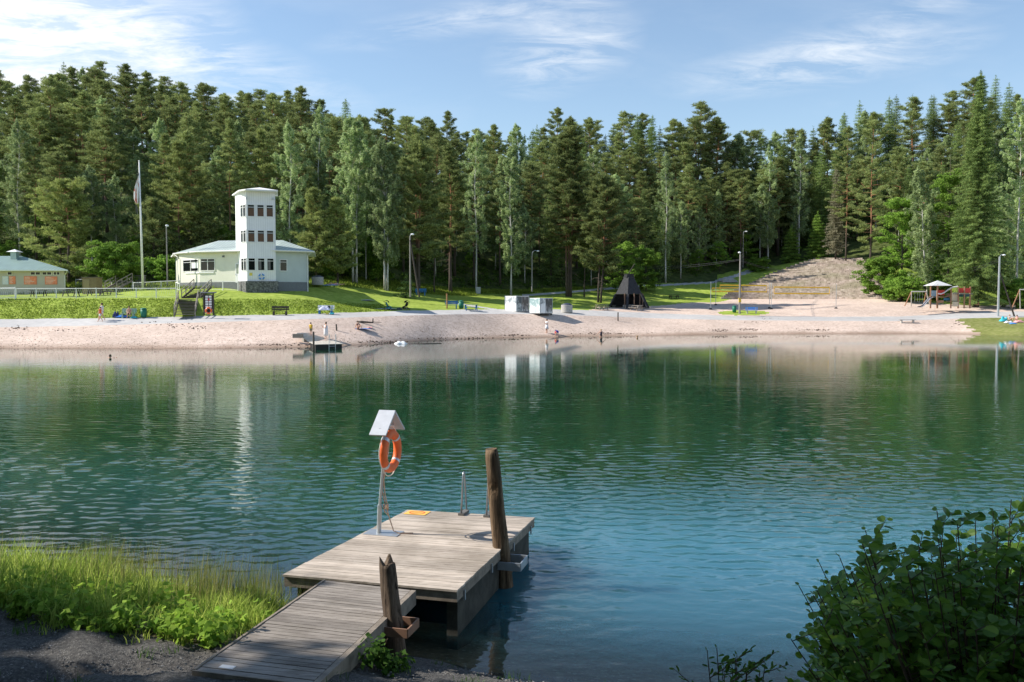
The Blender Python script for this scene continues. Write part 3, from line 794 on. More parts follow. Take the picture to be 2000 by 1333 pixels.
BLUE = mat('blue_paint', (.03, .16, .36), .55)
LBLUE = mat('bright_blue_paint', (.08, .27, .66), .5)
GREENP = mat('green_plastic', (.02, .16, .10), .5)
CONC = mat('concrete', (.40, .38, .35), .9, var=.2, bump=.3)
ORANGE = mat('orange_shell', (.78, .145, .035), .45, var=.12)
def clap(name, color, pitch=.14, horiz=True):
    """boards: fine grooves across the wall, in the bump and slightly in the tone"""
    m, t, b = principled(name)
    co = t.node('ShaderNodeNewGeometry').outputs['Position']
    s3 = t.node('ShaderNodeSeparateXYZ', {0: co})
    x = s3.outputs[2] if horiz else t.math('ADD', s3.outputs[0], t.math('MULTIPLY', s3.outputs[1], .35))
    fr2 = t.math('FRACT', t.math('DIVIDE', x, pitch))
    n = t.noise(co, 1.2, 5, .6)
    c = t.ramp(n, [(.3, tuple(k*.9 for k in color)), (.7, color)])
    c = t.mix(t.math('LESS_THAN', fr2, .1), c, tuple(k*.72 for k in color))
    t.l.new(c, b.inputs['Base Color']); b.inputs['Roughness'].default_value = .55
    return m
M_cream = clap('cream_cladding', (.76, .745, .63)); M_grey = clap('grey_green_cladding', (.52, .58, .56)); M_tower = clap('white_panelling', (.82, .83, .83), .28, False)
M_kiosk = clap('beige_cladding', (.50, .46, .40), .16)
def seam(name, color, ax=0, pitch=.45):
    m, t, b = principled(name)
    co = t.node('ShaderNodeNewGeometry').outputs['Position']
    s3 = t.node('ShaderNodeSeparateXYZ', {0: co}); fr2 = t.math('FRACT', t.math('DIVIDE', s3.outputs[ax], pitch))
    c = t.ramp(t.noise(co, .9, 4), [(.3, tuple(k*.85 for k in color)), (.7, tuple(k*1.1 for k in color))])
    c = t.mix(t.math('LESS_THAN', fr2, .16), c, tuple(k*.6 for k in color))
    t.l.new(c, b.inputs['Base Color']); b.inputs['Roughness'].default_value = .42; b.inputs['Metallic'].default_value = .2
    return m
M_roofk = seam('seamed_green_roof', (.25, .35, .32)); M_rooft = seam('seamed_pale_roof', (.50, .58, .55))
mst, t, b = principled('rubble_stone')
co = t.node('ShaderNodeNewGeometry').outputs['Position']; vv = t.node('ShaderNodeTexVoronoi', {'Vector': co, 'Scale': 4.5})
t.l.new(t.mix(.6, (.18, .17, .17), vv.outputs['Color']), b.inputs['Base Color'])
t.l.new(t.mix(1.0, t.ramp(t.noise(co, 5, 3), [(.3, .10), (.7, .32)]), t.ramp(vv.outputs['Distance'], [(0, 1.0), (.8, .4)]), 'MULTIPLY'), b.inputs['Base Color']); b.inputs['Roughness'].default_value = .9

def wall(mb, a, b_, z0, z1, th=.2):
    """upright wall slab from a to b, thickness inwards (away from the camera side)"""
    a = Vector((a[0], a[1], 0)); b_ = Vector((b_[0], b_[1], 0)); d = (b_-a).normalized(); n = Vector((-d.y, d.x, 0))
    mb.prism([a, b_, b_+n*th, a+n*th], z0, z1)
def window(parent, a, b_, f0, f1, z0, z1, inside=None, mull=1, transom=True, frm=.07):
    """framed window on the wall a-b between the fractions f0 and f1"""
    a = Vector((a[0], a[1], 0)); b_ = Vector((b_[0], b_[1], 0)); d = b_-a; L = d.length; d.normalize(); n = Vector((-d.y, d.x, 0))
    p = a+d*L*f0; q = a+d*L*f1; o = -n
    mb = MB(); th = .07
    def sl(u0, u1, za, zb, t0, t1):
        mb.prism([p+d*u0+o*t0, p+d*u1+o*t0, p+d*u1+o*t1, p+d*u0+o*t1][::-1], za, zb)
    wd = (q-p).length
    sl(-.02, wd+.02, z0-frm, z0, 0, th); sl(-.02, wd+.02, z1, z1+frm, 0, th); sl(-frm-.02, -.02, z0-frm, z1+frm, 0, th); sl(wd+.02, wd+frm+.02, z0-frm, z1+frm, 0, th)
    for i in range(1, mull): sl(wd*i/mull-.035, wd*i/mull+.035, z0, z1, .012, th)
    w_ = mb.build('window', WHITE, parent)
    if transom:
        mb2 = MB(); zz = z1-(z1-z0)*.22; mb2.prism([p+o*.03, q+o*.03, q+o*.055, p+o*.055][::-1], zz, zz+.05); mb2.build('glazing_bar', WHITE, w_)
    g_ = MB(); g_.prism([p+d*.0+o*.004, q+o*.004, q+o*.012, p+o*.012][::-1], z0, z1); g_.build('pane', GLASS, w_)
    if inside:
        c_ = MB(); x0, x1, za, zb, mm = inside
        c_.prism([p+d*wd*x0+o*.013, p+d*wd*x1+o*.013, p+d*wd*x1+o*.018, p+d*wd*x0+o*.018][::-1], z0+(z1-z0)*za, z0+(z1-z0)*zb); c_.build('blind', mm, w_)
    return w_

# --- the tower house
def XY(u, Y): return Vector(((u-1000)/F*Y, Y, 0))
th_ = thing('lookout_house', 'cream beach house with a white three storey lookout tower and pale green roof', 'building')
base_z = 5.2; eave = at(474, 493, 108.6).z; plz = at(474, 551, 108.6).z
A = XY(352, 114.3); B = XY(391.6, 111); Cc = XY(474, 108.7); Dd = XY(540, 108.0); E = XY(602, 110.3); Eb = XY(604, 121); Ab = XY(346, 122)
mb = MB(); wall(mb, A, B, plz, eave); wall(mb, B, Cc, plz, eave); wall(mb, Ab, A, plz, eave); mb.build('wall', M_cream, th_)
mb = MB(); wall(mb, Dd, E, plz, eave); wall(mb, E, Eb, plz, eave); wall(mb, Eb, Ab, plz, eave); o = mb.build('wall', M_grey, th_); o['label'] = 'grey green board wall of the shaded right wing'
mb = MB(); mb.prism([A+Vector((-.05, -.05, 0)), B+Vector((-.02, -.07, 0)), Cc+Vector((0, -.07, 0)), Dd+Vector((0, -.07, 0)), E+Vector((.06, -.05, 0)), Eb, Ab], 4.3, plz); mb.build('plinth', PLINTH, th_)
# roof
def P3(u, v, Y): return at(u, v, Y)
ez = eave+.02
ea = [XY(341, 115), XY(386, 110.2), XY(474, 107.9), XY(540, 107.2), XY(616, 109.9), XY(618, 121.8), XY(336, 122.8)]
ea = [Vector((p.x, p.y, ez)) for p in ea]
r1 = at(427, 473, 116); r2 = at(500, 472, 115); r3 = at(552, 476, 115); r1.z = r2.z = r3.z = at(440, 473, 116).z
mb = MB()
for f in ((0, 1, 7), (1, 2, 8, 7), (2, 3, 8), (3, 4, 9, 8), (4, 5, 9), (5, 6, 7, 8, 9), (6, 0, 7)):
    allp = ea+[r1, r2, r3]; mb.face([allp[i]+Vector((0, 0, .17)) for i in f])
rf = mb.build('roof', M_rooft, th_)
mb = MB(); mb.prism(ea, ez, ez+.165); mb.build('eaves_board', WHITE, rf)
mb = MB()
for a_, b_ in zip(ea[:4], ea[1:5]): mb.tube([a_+Vector((0, -.1, .12)), b_+Vector((0, -.1, .12))], .07, 6)
mb.tube([ea[0]+Vector((.05, -.1, .1)), A+Vector((-.15, -.15, eave-.35)), A+Vector((-.12, -.12, 4.9))], .05, 6)
mb.tube([ea[4]+Vector((-.3, -.05, .1)), E+Vector((.02, -.12, eave-.4)), E+Vector((.02, -.12, 4.9))], .05, 6)
mb.build('gutter', WHITE, rf)
zw1 = at(400, 506.5, 110.5).z; zw0 = at(400, 527.5, 110.5).z
YELL = mat('yellow_paper', (.75, .60, .12), .7)
window(th_, A, B, .22, .94, zw0-.1, zw1-.05, (.55, .97, .25, .75, WHITE), 2)
window(th_, B, Cc, .04, .36, zw0-.05, zw1, None, 2)
mb = MB(); mb.prism([A+(B-A)*.3+Vector((-.06, -.06, 0)), B+Vector((-.05, -.1, 0)), B+(Cc-B)*.34+Vector((0, -.09, 0)), B+(Cc-B)*.34, B, A+(B-A)*.3], zw0-.42, zw0-.25); mb.build('sill_board', WHITE, th_)
dk = MB(); d0 = B+(Cc-B)*.86; d1 = B+(Cc-B)*.975; n_ = Vector((-.05, -.06, 0)); dz1 = at(465, 514, 108.8).z; dz0 = plz-.1
dk.prism([d0+n_, d1+n_, d1, d0], dz0, dz1); dr_ = dk.build('door', WHITE, th_)
dk = MB(); n2 = n_*1.3; dk.prism([d0.lerp(d1, .2)+n2, d0.lerp(d1, .85)+n2, d0.lerp(d1, .85)+n_*.98, d0.lerp(d1, .2)+n_*.98], dz0+1.15, dz1-.15); dk.build('pane', mat('door_glass', (.30, .33, .27), .2), dr_)
dk = MB(); dk.box(d0.lerp(d1, .1)+n2+Vector((0, 0, dz0+1.0)), (.05, .06, .12)); dk.build('handle', STEEL, dr_)
mb = MB(); mb.box(B+(Cc-B)*.58+Vector((-.03, -.1, at(440, 501.5, 110).z)), (.28, .12, .24), .3); mb.build('wall_lamp', PLINTH, th_)
mb = MB()
window(th_, Dd, E, .14, .33, at(550, 529, 108.3).z, at(550, 508, 108.3).z, None, 1)
# tower
T0 = XY(463, 110.0); T1 = XY(472.6, 107.5); T2 = XY(484, 106.4); T3 = XY(540, 107.3); T4 = XY(540.6, 110.5)
tz0 = at(510, 549.5, 106.8).z; tz1 = at(510, 375, 106.8).z
mb = MB(); mb.prism([T0, T1, T2, T3, T4], tz0, tz1); tw = mb.build('tower', M_tower, th_)
mb = MB(); mb.prism([T0+Vector((-.1, 0, 0)), T1+Vector((-.2, -.1, 0)), T2+Vector((-.1, -.25, 0)), T3+Vector((.35, -.2, 0)), T4+Vector((.15, 0, 0))], 4.4, tz0); mb.build('stone_base', mst, th_)
for k, (va, vb_) in enumerate(((401, 423), (451, 472.6), (505.5, 528))):
    za, zb = at(510, vb_, 106.8).z, at(510, va, 106.8).z
    ins = [CURT, CURT, mat('grey_curtain', (.16, .15, .15), .8)][k]
    for q, (f0, f1) in enumerate(((.06, .27), (.39, .60), (.71, .92))):
        window(tw, T2, T3, f0, f1, za, zb, ((0.02, .98, 0.02, .7, ins) if k < 2 else ((.1, .5, .05, .9, ins) if q != 0 else None)), 1)
    for f0, f1 in ((.12, .44), (.56, .88)): window(tw, T1, T2, f0, f1, za, zb, None, 1, frm=.05)
    mb = MB(); o_ = Vector((.3, -.95, 0))*.03
    for zz in (za-.16, zb+.10): 
        mb.prism([T2+o_, T3+o_, T3, T2], zz-.03, zz+.03); o2 = Vector((-.7, -.7, 0))*.03; mb.prism([T1+o2, T2+o2, T2, T1], zz-.03, zz+.03)
    mb.build('trim_board', WHITE, tw)
rv = [p for p in (XY(457, 111), XY(470, 106.3), XY(483, 105.3), XY(546, 106.6), XY(546, 111.5))]
mb = MB(); mb.prism(rv, tz1, tz1+.16); cap_ = mb.build('tower_roof', WHITE, tw)
mb = MB(); apx = at(507, 366.5, 109)
for i in range(5):
    a_, b_ = rv[i], rv[(i+1) % 5]; mb.face([(a_.x, a_.y, tz1+.163), (b_.x, b_.y, tz1+.163), apx])
mb.build('roof_cap', WHITE, cap_)
mb = MB(); mb.box(T2+(T3-T2)*.02+Vector((.0, -.12, at(485, 388, 106.5).z)), (.14, .22, .3), .3); mb.box(T3+Vector((-.2, -.15, at(535, 388, 107).z)), (.3, .2, .22), .3); mb.build('floodlight', STEEL, tw)
# emblem: blue and white life ring and the yellow plate on the tower foot
tn = (T3-T2).normalized(); nrm = Vector((tn.y, -tn.x, 0)); Mring = Matrix((tn, nrm, Vector((0, 0, 1)))).transposed()
rc = T2+(T3-T2)*.5+nrm*.11; rc.z = at(511, 541, 106.8).z
lb = thing('lifebuoy', 'blue and white lifebuoy hanging on the foot of the white tower', 'lifebuoy', rc)
for q in range(4):
    mb = MB(); mb.torus((0, 0, 0), Mring, .30, .085, q*math.pi/2+.35, (q+1)*math.pi/2-.12, 8, 8); mb.build('float_segment', LBLUE, lb)
mb = MB(); mb.torus((0, 0, 0), Mring, .30, .075, n=28, m=8); mb.build('ring', WHITE, lb)
sc_ = T2+(T3-T2)*.13+nrm*.03; sc_.z = at(490, 536, 106.5).z
sg = MB(); sg.box((0, 0, 0), (.34, .03, .34), M=Mring); o = sg.build('warning_sign', YELL, None, loc=sc_); tag(o, 'small square yellow sign low on the white tower', 'sign')

# --- the kiosk
kx0 = at(-90, 578, 114).x; kx1 = at(127, 578, 114).x; kf = 114.0; kd = 123.0; kz0 = 4.6; kz1 = at(100, 530, kf).z
ko = thing('kiosk', 'low beige kiosk with hipped green metal roof and orange posters on its wall', 'building')
mb = MB(); kxb = at(122, 578, kd).x; mb.prism([(kx0, kf), (kx1, kf), (kxb, kd), (kx0, kd)], kz0, kz1); mb.build('wall', M_kiosk, ko)
e0 = [Vector((kx0-.9, kf-.8, kz1)), Vector((kx1+.85, kf-.8, kz1)), Vector((kxb+.7, kd+.8, kz1)), Vector((kx0-.9, kd+.8, kz1))]
rz_ = at(45, 502.5, 118.5).z; ra = Vector((at(42, 500, 118.5).x, 118.5, rz_)); rb = Vector((kx0+3, 118.5, rz_))
mb = MB()
for f in ((e0[0], e0[1], ra, rb), (e0[1], e0[2], ra), (e0[2], e0[3], rb, ra), (e0[3], e0[0], rb)): mb.face([p+Vector((0, 0, .14)) for p in f])
kr = mb.build('roof', M_roofk, ko)
mb = MB(); mb.prism(e0, kz1+.003, kz1+.137); mb.build('eaves_board', WHITE, kr)
mb = MB(); c0 = at(29, 500, 117.6); mb.box((c0.x, c0.y, c0.z), (.75, .75, 1.0)); mb.build('vent', ROOFG, kr)
mb = MB(); cz = c0.z+.5
for i in range(4):
    q = [(-.75, -.75), (.75, -.75), (.75, .75), (-.75, .75)]; a_ = q[i]; b_ = q[(i+1) % 4]
    mb.face([(c0.x+a_[0], c0.y+a_[1], cz), (c0.x+b_[0], c0.y+b_[1], cz), (c0.x, c0.y, cz+.38)])
mb.face([(c0.x-.75, c0.y-.75, cz), (c0.x-.75, c0.y+.75, cz), (c0.x+.75, c0.y+.75, cz), (c0.x+.75, c0.y-.75, cz)])
mb.build('vent_cap', WHITE, kr)
mb = MB(); mb.tube([(kx1+.75, kf-.7, kz1), (kx1+.1, kf-.1, kz1-.5), (kx1+.06, kf-.08, kz0)], .05, 6); mb.build('drainpipe', WHITE, ko)
ka, kb = Vector((kx0, kf, 0)), Vector((kx1, kf, 0)); KW = kx1-kx0
def kfr(u): return (at(u, 560, kf).x-kx0)/KW
for u0, u1 in ((16, 24), (61, 79), (84, 101), (106, 117), (-40, -20)): window(ko, ka, kb, kfr(u0), kfr(u1), at(0, 537, kf).z, at(0, 532, kf).z, None, 2 if u1-u0 > 10 else 1, False, .05)
POST = mat('orange_poster', (.78, .25, .14), .6, var=.2, scale=3); PALEP = mat('pale_poster', (.62, .66, .72), .6)
for u0, u1, va, vb_, mm, lab in ((5, 16, 540, 556, PALEP, 'pale blue poster leftmost on the kiosk wall'), (18, 30, 540, 555.5, POST, 'narrow orange poster beside the pale one on the kiosk wall'),
                             (47, 71.5, 540, 556, POST, 'wide orange poster in the middle of the kiosk wall'), (88, 111.5, 540.5, 556, POST, 'orange poster nearest the right corner of the kiosk')):
    a_ = at(u0, vb_, kf-.05); b_ = at(u1, va, kf-.05); pt = thing('poster', lab, 'poster', ((a_.x+b_.x)/2, kf-.04, (a_.z+b_.z)/2), 0, 'posters on the kiosk')
    mb = MB(); wd = b_.x-a_.x; hh = b_.z-a_.z; mb.box((0, 0, 0), (wd, .03, hh)); mb.build('sheet', mm, pt)
    mb = MB()
    for q in range(5):
        ww = wd*random.uniform(.35, .8); mb.box((-.42*wd+ww/2, -.019, hh*(.36-.17*q)), (ww, .006, .05))
    mb.build('text_lines', mat('poster_print', (.85, .72, .62), .6), pt)

# --- black hut with truncated pyramid roof
hb = ground(1228, 602); hz = hb.z; s_ = hb.y/F
HUTM = mat('black_shingles', (.030, .031, .035), .75, var=.35, scale=3, bump=.8, bscale=9, spec=.25); HUTD = mat('black_boards', (.012, .012, .013), .8)
hut = thing('barbecue_hut', 'black shingled six sided hut with steep truncated roof and open front', 'hut', hb)
def hexr(r, z, n=6, ph=R(0)): return [Vector((r*math.cos(ph+i*2*math.pi/n), r*math.sin(ph+i*2*math.pi/n), z)) for i in range(n)]
Rb, Rt, Hh = 43*s_, 10.5*s_, 60*s_
def rat(z): return Rb+(Rt-Rb)*z/Hh
PHH = R(18)
Hm = Hh*.45
mb = MB(); lo = hexr(rat(Hm), Hm, 6, PHH); hi = hexr(Rt, Hh, 6, PHH)
lo2 = hexr(rat(Hm)-.12, Hm-.02, 6, PHH); hi2 = hexr(Rt-.1, Hh-.02, 6, PHH)
for i in range(6):
    j = (i+1) % 6; mb.face([lo[i], lo[j], hi[j], hi[i]]); mb.face([lo2[j], lo2[i], hi2[i], hi2[j]]); mb.face([lo[j], lo[i], lo2[i], lo2[j]])
mb.build('roof', HUTM, hut)
lo = hexr(Rb, 0, 6, PHH); md = hexr(rat(Hm), Hm-.03, 6, PHH)
for i in range(6):
    j = (i+1) % 6; mid = (lo[i]+lo[j])/2
    if mid.y < -1.2 and abs(mid.x) < 2.6 or (mid.x > 1.5 and mid.y < 0): continue
    mb = MB(); q = .12; inn = lambda p: Vector((p.x*.965, p.y*.965, p.z))
    mb.face([lo[i], lo[j], md[j], md[i]]); mb.face([inn(lo[j]), inn(lo[i]), inn(md[i]), inn(md[j])]); mb.face([lo[i], inn(lo[i]), inn(lo[j]), lo[j]])
    mb.build('side_panel', HUTM, hut)
for i in range(6):
    mb = MB(); mb.bar(lo[i]*1.0, md[i]+Vector((0, 0, .03)), .34, .16, Vector((lo[i].x, lo[i].y, 0))); mb.build('corner_board', HUTM, hut)
for a_ in (-115, -75, -45, -8):
    mb = MB(); r_ = rat(Hm)*.93; x, y = r_*math.cos(R(a_)), r_*math.sin(R(a_)); mb.tube([(x, y, 0), (x, y, Hm+.1)], .1, 8); mb.build('post', mat('brown_post', (.16, .10, .07), .8), hut)
mb = MB(); mb.lathe([(0, Hh+.5), (.95*Rt, Hh+.5), (.95*Rt, Hh+.42), (.9*Rt, Hh+.42), (.9*Rt, Hh+.1), (Rt*1.06, Hh+.1), (Rt*1.06, Hh-.1)], n=6); mb.build('roof_hatch', HUTM, hut)
mb = MB(); mb.bar((-.1, 0, Hh+.5), (.9, .3, Hh+2.1), .12, .1); mb.build('hatch_pole', DARKWOOD, hut)
mb = MB(); mb.lathe([(0, .5), (.9, .5), (.95, .45), (.95, 0)], n=12); mb.build('fireplace', CONC, hut)
for a_ in (-100, -60, 160, 60):
    mb = MB(); c_ = Vector((2.4*math.cos(R(a_)), 2.4*math.sin(R(a_)), .42)); mb.box(c_, (1.6, .4, .08), R(a_+90)); mb.box(c_-Vector((0, 0, .23)), (1.1, .25, .38), R(a_+90)); mb.build('bench', GREYWOOD, hut)

# --- stone steps
mstp, t, b = principled('mossy_stone_steps')
co = t.node('ShaderNodeNewGeometry').outputs['Position']; n = t.noise(co, 1.1, 7, .7); n2 = t.noise(co, .12, 4, .6)
c = t.ramp(n, [(.3, (.14, .11, .09)), (.5, (.36, .29, .245)), (.72, (.54, .47, .42))])
c = t.mix(t.math('MULTIPLY', t.ramp(n2, [(.45, 0.0), (.7, 1.0)]), .5), c, (.16, .17, .07))
t.l.new(c, b.inputs['Base Color']); b.inputs['Roughness'].default_value = .95
stp = thing('stone_steps', 'wide bank of weathered stone spectator steps rising behind the volleyball nets', 'steps', (0, 0, 0))
NR = 26
LU = [(583, 1408), (575, 1418), (566, 1436), (560, 1452), (552, 1470), (545, 1484), (535, 1506), (525, 1534), (515, 1562), (505, 1592)]
RU = [(583, 1745), (570, 1742), (555, 1733), (540, 1722), (525, 1708), (512, 1694), (505, 1690)]
lv_ = [a_ for a_, b_ in reversed(LU)]; lu_ = [b_ for a_, b_ in reversed(LU)]; rv_ = [a_ for a_, b_ in reversed(RU)]; ru_ = [b_ for a_, b_ in reversed(RU)]
for k in range(NR):
    v = 584.5-(584.5-505.5)*((k+.5)/NR)
    ul = np.interp(v, lv_, lu_); ur = np.interp(v, rv_, ru_)
    mb = MB(); us = np.arange(ul, ur+1, 12.0); v0 = v+79/NR*.5; v1 = v-79/NR*.5
    fr_t, fr_b, bk = [], [], []
    for u in us:
        a_ = ground(u, v0); b_ = ground(u, v1); zt = b_.z+.10+.03*math.sin(u*.37+k*2.1)
        jy = random.uniform(-.06, .06)
        fr_b.append(Vector((a_.x, a_.y-.1+jy, a_.z-.45))); fr_t.append(Vector((a_.x, a_.y-.1+jy, zt+random.uniform(-.05, .05)))); bk.append(Vector((b_.x, b_.y+.25, zt)))
    for i in range(len(us)-1):
        g0 = random.uniform(0, .06)
        f0_, f1_ = fr_b[i].lerp(fr_b[i+1], g0), fr_b[i+1]; t0_, t1_ = fr_t[i].lerp(fr_t[i+1], g0), fr_t[i+1]; k0_, k1_ = bk[i].lerp(bk[i+1], g0), bk[i+1]
        kk = len(mb.v); dn = Vector((0, 0, -.5)); mb.v += [tuple(p) for p in (f0_, f1_, t1_, t0_, k1_, k0_, k1_+dn, k0_+dn)]
        mb.f += [(kk, kk+1, kk+2, kk+3), (kk+3, kk+2, kk+4, kk+5), (kk+1, kk+6, kk+4, kk+2), (kk, kk+3, kk+5, kk+7)]
    mb.build('step', mstp, stp)

# ============================================================ FENCES, STAIRS, POLES
def fence(name, label, pts, hgt, every=2.3, mesh_on=True, pr=.035, m=None):
    root = thing(name, label, 'fence', pts[0]); m = m or WHITE; o0 = pts[0]
    for a_, b_ in zip(pts, pts[1:]):
        n = max(1, round((b_-a_).length/every))
        rail = MB(); rail.tube([a_-o0+Vector((0, 0, hgt)), b_-o0+Vector((0, 0, hgt))], .045, 6); rail.tube([a_-o0+Vector((0, 0, hgt*.12)), b_-o0+Vector((0, 0, hgt*.12))], .022, 5); rail.build('rail', m, root)
        for i in range(n+1):
            if i == n and b_ is not pts[-1]: continue
            p = a_.lerp(b_, i/n)-o0; mb = MB(); mb.tube([p+Vector((0, 0, -.2)), p+Vector((0, 0, hgt+.08))], pr*1.5, 6); mb.build('post', m, root)
        if mesh_on:
            mw = MB(); L = (b_-a_).length; k = int(L/.22)
            for i in range(k):
                p = a_.lerp(b_, i/k)-o0; q = a_.lerp(b_, (i+1)/k)-o0
                mw.bar(p+Vector((0, 0, .1)), q+Vector((0, 0, hgt-.02)), .010, .010); mw.bar(p+Vector((0, 0, hgt-.02)), q+Vector((0, 0, .1)), .010, .010)
            mw.build('wire_mesh', mat('fence_wire', (.62, .62, .62), .5), root)
    return root
def fp(u, v, Y): return at(u, v, Y)
def g3(u, Y): 
    X = (u-1000)/F*Y; return Vector((X, Y, gz(X, Y)))
fence('mesh_fence', 'long white mesh fence along the top of the grass bank', [g3(-60, 99), g3(33, 99), g3(345, 99.2)], 1.12)
fence('mesh_fence', 'short white fence panel in front of the kiosk at the left edge', [g3(-60, 96.9+.6), g3(31, 97.9)], 1.3)
fence('mesh_fence', 'white fence around the lawn by the flagpole', [g3(258, 118), g3(262, 112.6), g3(280, 112.2), g3(352, 112.2)], 1.0, 2.0)
fence('mesh_fence', 'white fence behind the brown shed and wooden ramp', [g3(150, 122), g3(255, 121)], 1.1, 3)
fence('railing', 'white railing along the front of the cream wing down to the tower', [g3(407, 107.6), g3(466, 107)], 1.15, 2.0, False)
fence('railing', 'white railing descending from the house corner to the top of the wooden stairs', [g3(345, 110), g3(352, 108)], .9, 1.2, False)

TREAD = mat('stair_tread', (.20, .17, .145), .85, var=.25)
def stairs(name, label, bot, top, wdt, n, m, rails=True):
    root = thing(name, label, 'stairs', bot); d = top-bot; hd = Vector((d.x, d.y, 0)); L = hd.length; hd.normalize(); sd = Vector((hd.y, -hd.x, 0)); ang = math.atan2(hd.y, hd.x)
    for i in range(n):
        p = hd*L*(i+.5)/n; mb = MB(); mb.box(p+Vector((0, 0, d.z*(i+.8)/n)), (L/n*.95, wdt, .06), ang); mb.build('tread', TREAD, root)
    for s in (-1, 1):
        mb = MB(); mb.bar(sd*s*wdt/2+Vector((0, 0, .05)), sd*s*wdt/2+hd*L+Vector((0, 0, d.z)), .08, .24); mb.build('stringer', m, root)
        if rails:
            for zz, th in ((1.0, .1), (.55, .07)):
                mb = MB(); mb.bar(sd*s*(wdt/2+.06)+Vector((0, 0, zz)), sd*s*(wdt/2+.06)+hd*L+Vector((0, 0, d.z+zz)), .06, th); mb.build('handrail', GREYWOOD if m is DARKWOOD else m, root)
            for f in (0, .33, .66, 1):
                mb = MB(); p = sd*s*(wdt/2+.06)+hd*L*f+Vector((0, 0, d.z*f)); mb.box(p+Vector((0, 0, .42)), (.09, .09, 1.15), ang); mb.build('baluster', GREYWOOD, root)
    return root
b1 = g3(361, 93.4); b1.z = at(361, 617, 93.4).z; t1 = at(368, 585, 98.6)
stairs('wooden_stairs', 'lower flight of dark wooden stairs up the grass bank beside the notice board', b1, t1, 2.0, 11, DARKWOOD)
t2 = at(396, 562, 106)
stairs('wooden_stairs', 'upper flight of wooden stairs between the grass bank and the cream house', at(373, 583.5, 99.2)+Vector((0, 0, 0)), t2, 1.9, 8, DARKWOOD)
stairs('wooden_ramp', 'wooden ramp with railings left of the flagpole', at(217, 566, 112), at(247, 549, 115), 1.6, 8, GREYWOOD)

POLEM = mat('grey_pole', (.24, .225, .21), .8, var=.2)
def pole(name, label, u, vb, Y, vt, r=.1, arm=None, m=POLEM, brace=None, cat='lamp post', group=None, z=None):
    b_ = at(u, vb, Y); tz = at(u, vt, Y).z-b_.z
    root = thing(name, label, cat, b_, 0, group)
    mb = MB(); mb.tube([(0, 0, -.3), (0, 0, tz)], [r*1.15, r*.8], 8); mb.build('post', m, root)
    if arm:
        mb = MB(); ax = arm; mb.tube([(0, 0, tz-.5), (ax*.1, 0, tz+.1), (ax*.5, -.05, tz+.35), (ax, -.1, tz+.3)], .045, 6); mb.build('arm', STEEL, root)
        mb = MB(); mb.lathe([(0, .14), (.16, .1), (.24, 0), (.2, -.08), (0, -.14)], (ax*1.05, -.1, tz+.25), 10); mb.build('lamp_head', mat('lamp_cover', (.75, .76, .78), .3), root)
    if brace:
        bu, bv, f = brace; q = at(bu, bv, Y-.3)-b_; mb = MB(); mb.tube([(q.x, q.y, q.z-.2), (0, 0, tz*f)], [.13, .10], 8); mb.build('brace', DARKWOOD, root)
    return root
pole('lamp_post', 'thin grey lamp post right of the flagpole', 327, 553, 115, 445, .09, .12)
pole('lamp_post', 'pale thin lamp post at the edge of the meadow behind the strollers', 715, 542, 133, 468, .09, -.5)
pole('lamp_post', 'grey lamp post with dark slanted brace beside a blue bench', 801.5, 576, 118, 462, .11, .35, brace=(819, 578, .93))
pole('lamp_post', 'grey lamp post at the forest edge behind the picture crates', 1039, 567, 140, 494, .10, .9)
pole('lamp_post', 'tall grey lamp post with yellow box on the small grass island', 1444.5, 609.5, 130.5, 497, .14, -.15)
pole('lamp_post', 'tall pale lamp post with curved arm and brace right of the playground', 1949, 621, 127, 502, .15, .55, m=STEEL, brace=(1982, 618, .78))
pole('lamp_post', 'lamp post among the trees above the climbing path', 1451, 520, 185, 455, .06, .6)
q_ = at(1444.5, 588, 130.3); mb = MB(); mb.box((0, -.18, 0), (.36, .2, .42)); mb.box((0, -.05, .35), (.42, .3, .1)); o = mb.build('meter_box', mat('yellow_box', (.75, .50, .05), .5), None, loc=q_); tag(o, 'small yellow box strapped to the lamp post on the grass island', 'box')
# overhead lines
def wires(label, spans):
    mb = MB(); o0 = spans[0][0]
    for a_, b_, sag in spans:
        pts = [a_.lerp(b_, i/12)-Vector((0, 0, sag*4*(i/12)*(1-i/12)))-o0 for i in range(13)]; mb.tube(pts, .022, 4, False)
    o = mb.build('overhead_wire', mat('cable', (.05, .05, .055), .8), None, loc=o0); tag(o, label, 'cable')
def pt(u, v, Y): return at(u, v, Y)
wires('pair of overhead cables running left from the lamp post on the grass island', [(pt(1444, 507, 130.5), pt(1200, 521, 150), .5), (pt(1444, 509, 130.5), pt(1200, 524, 150), .6)])
wires('overhead cables running from the grass island lamp post to the stone steps', [(pt(1444, 507, 130.5), pt(1600, 522, 190), 1.2), (pt(1444, 509, 130.5), pt(1600, 526, 190), 1.2)])
wires('overhead cables above the playground ending at the curved lamp post', [(pt(1949, 508, 127), pt(1700, 522, 190), 2.2), (pt(1949, 512, 127), pt(1700, 525, 190), 2.4), (pt(1949, 509, 127), pt(2160, 516, 140), .6), (pt(1949, 514, 127), pt(2160, 521, 140), .6)])

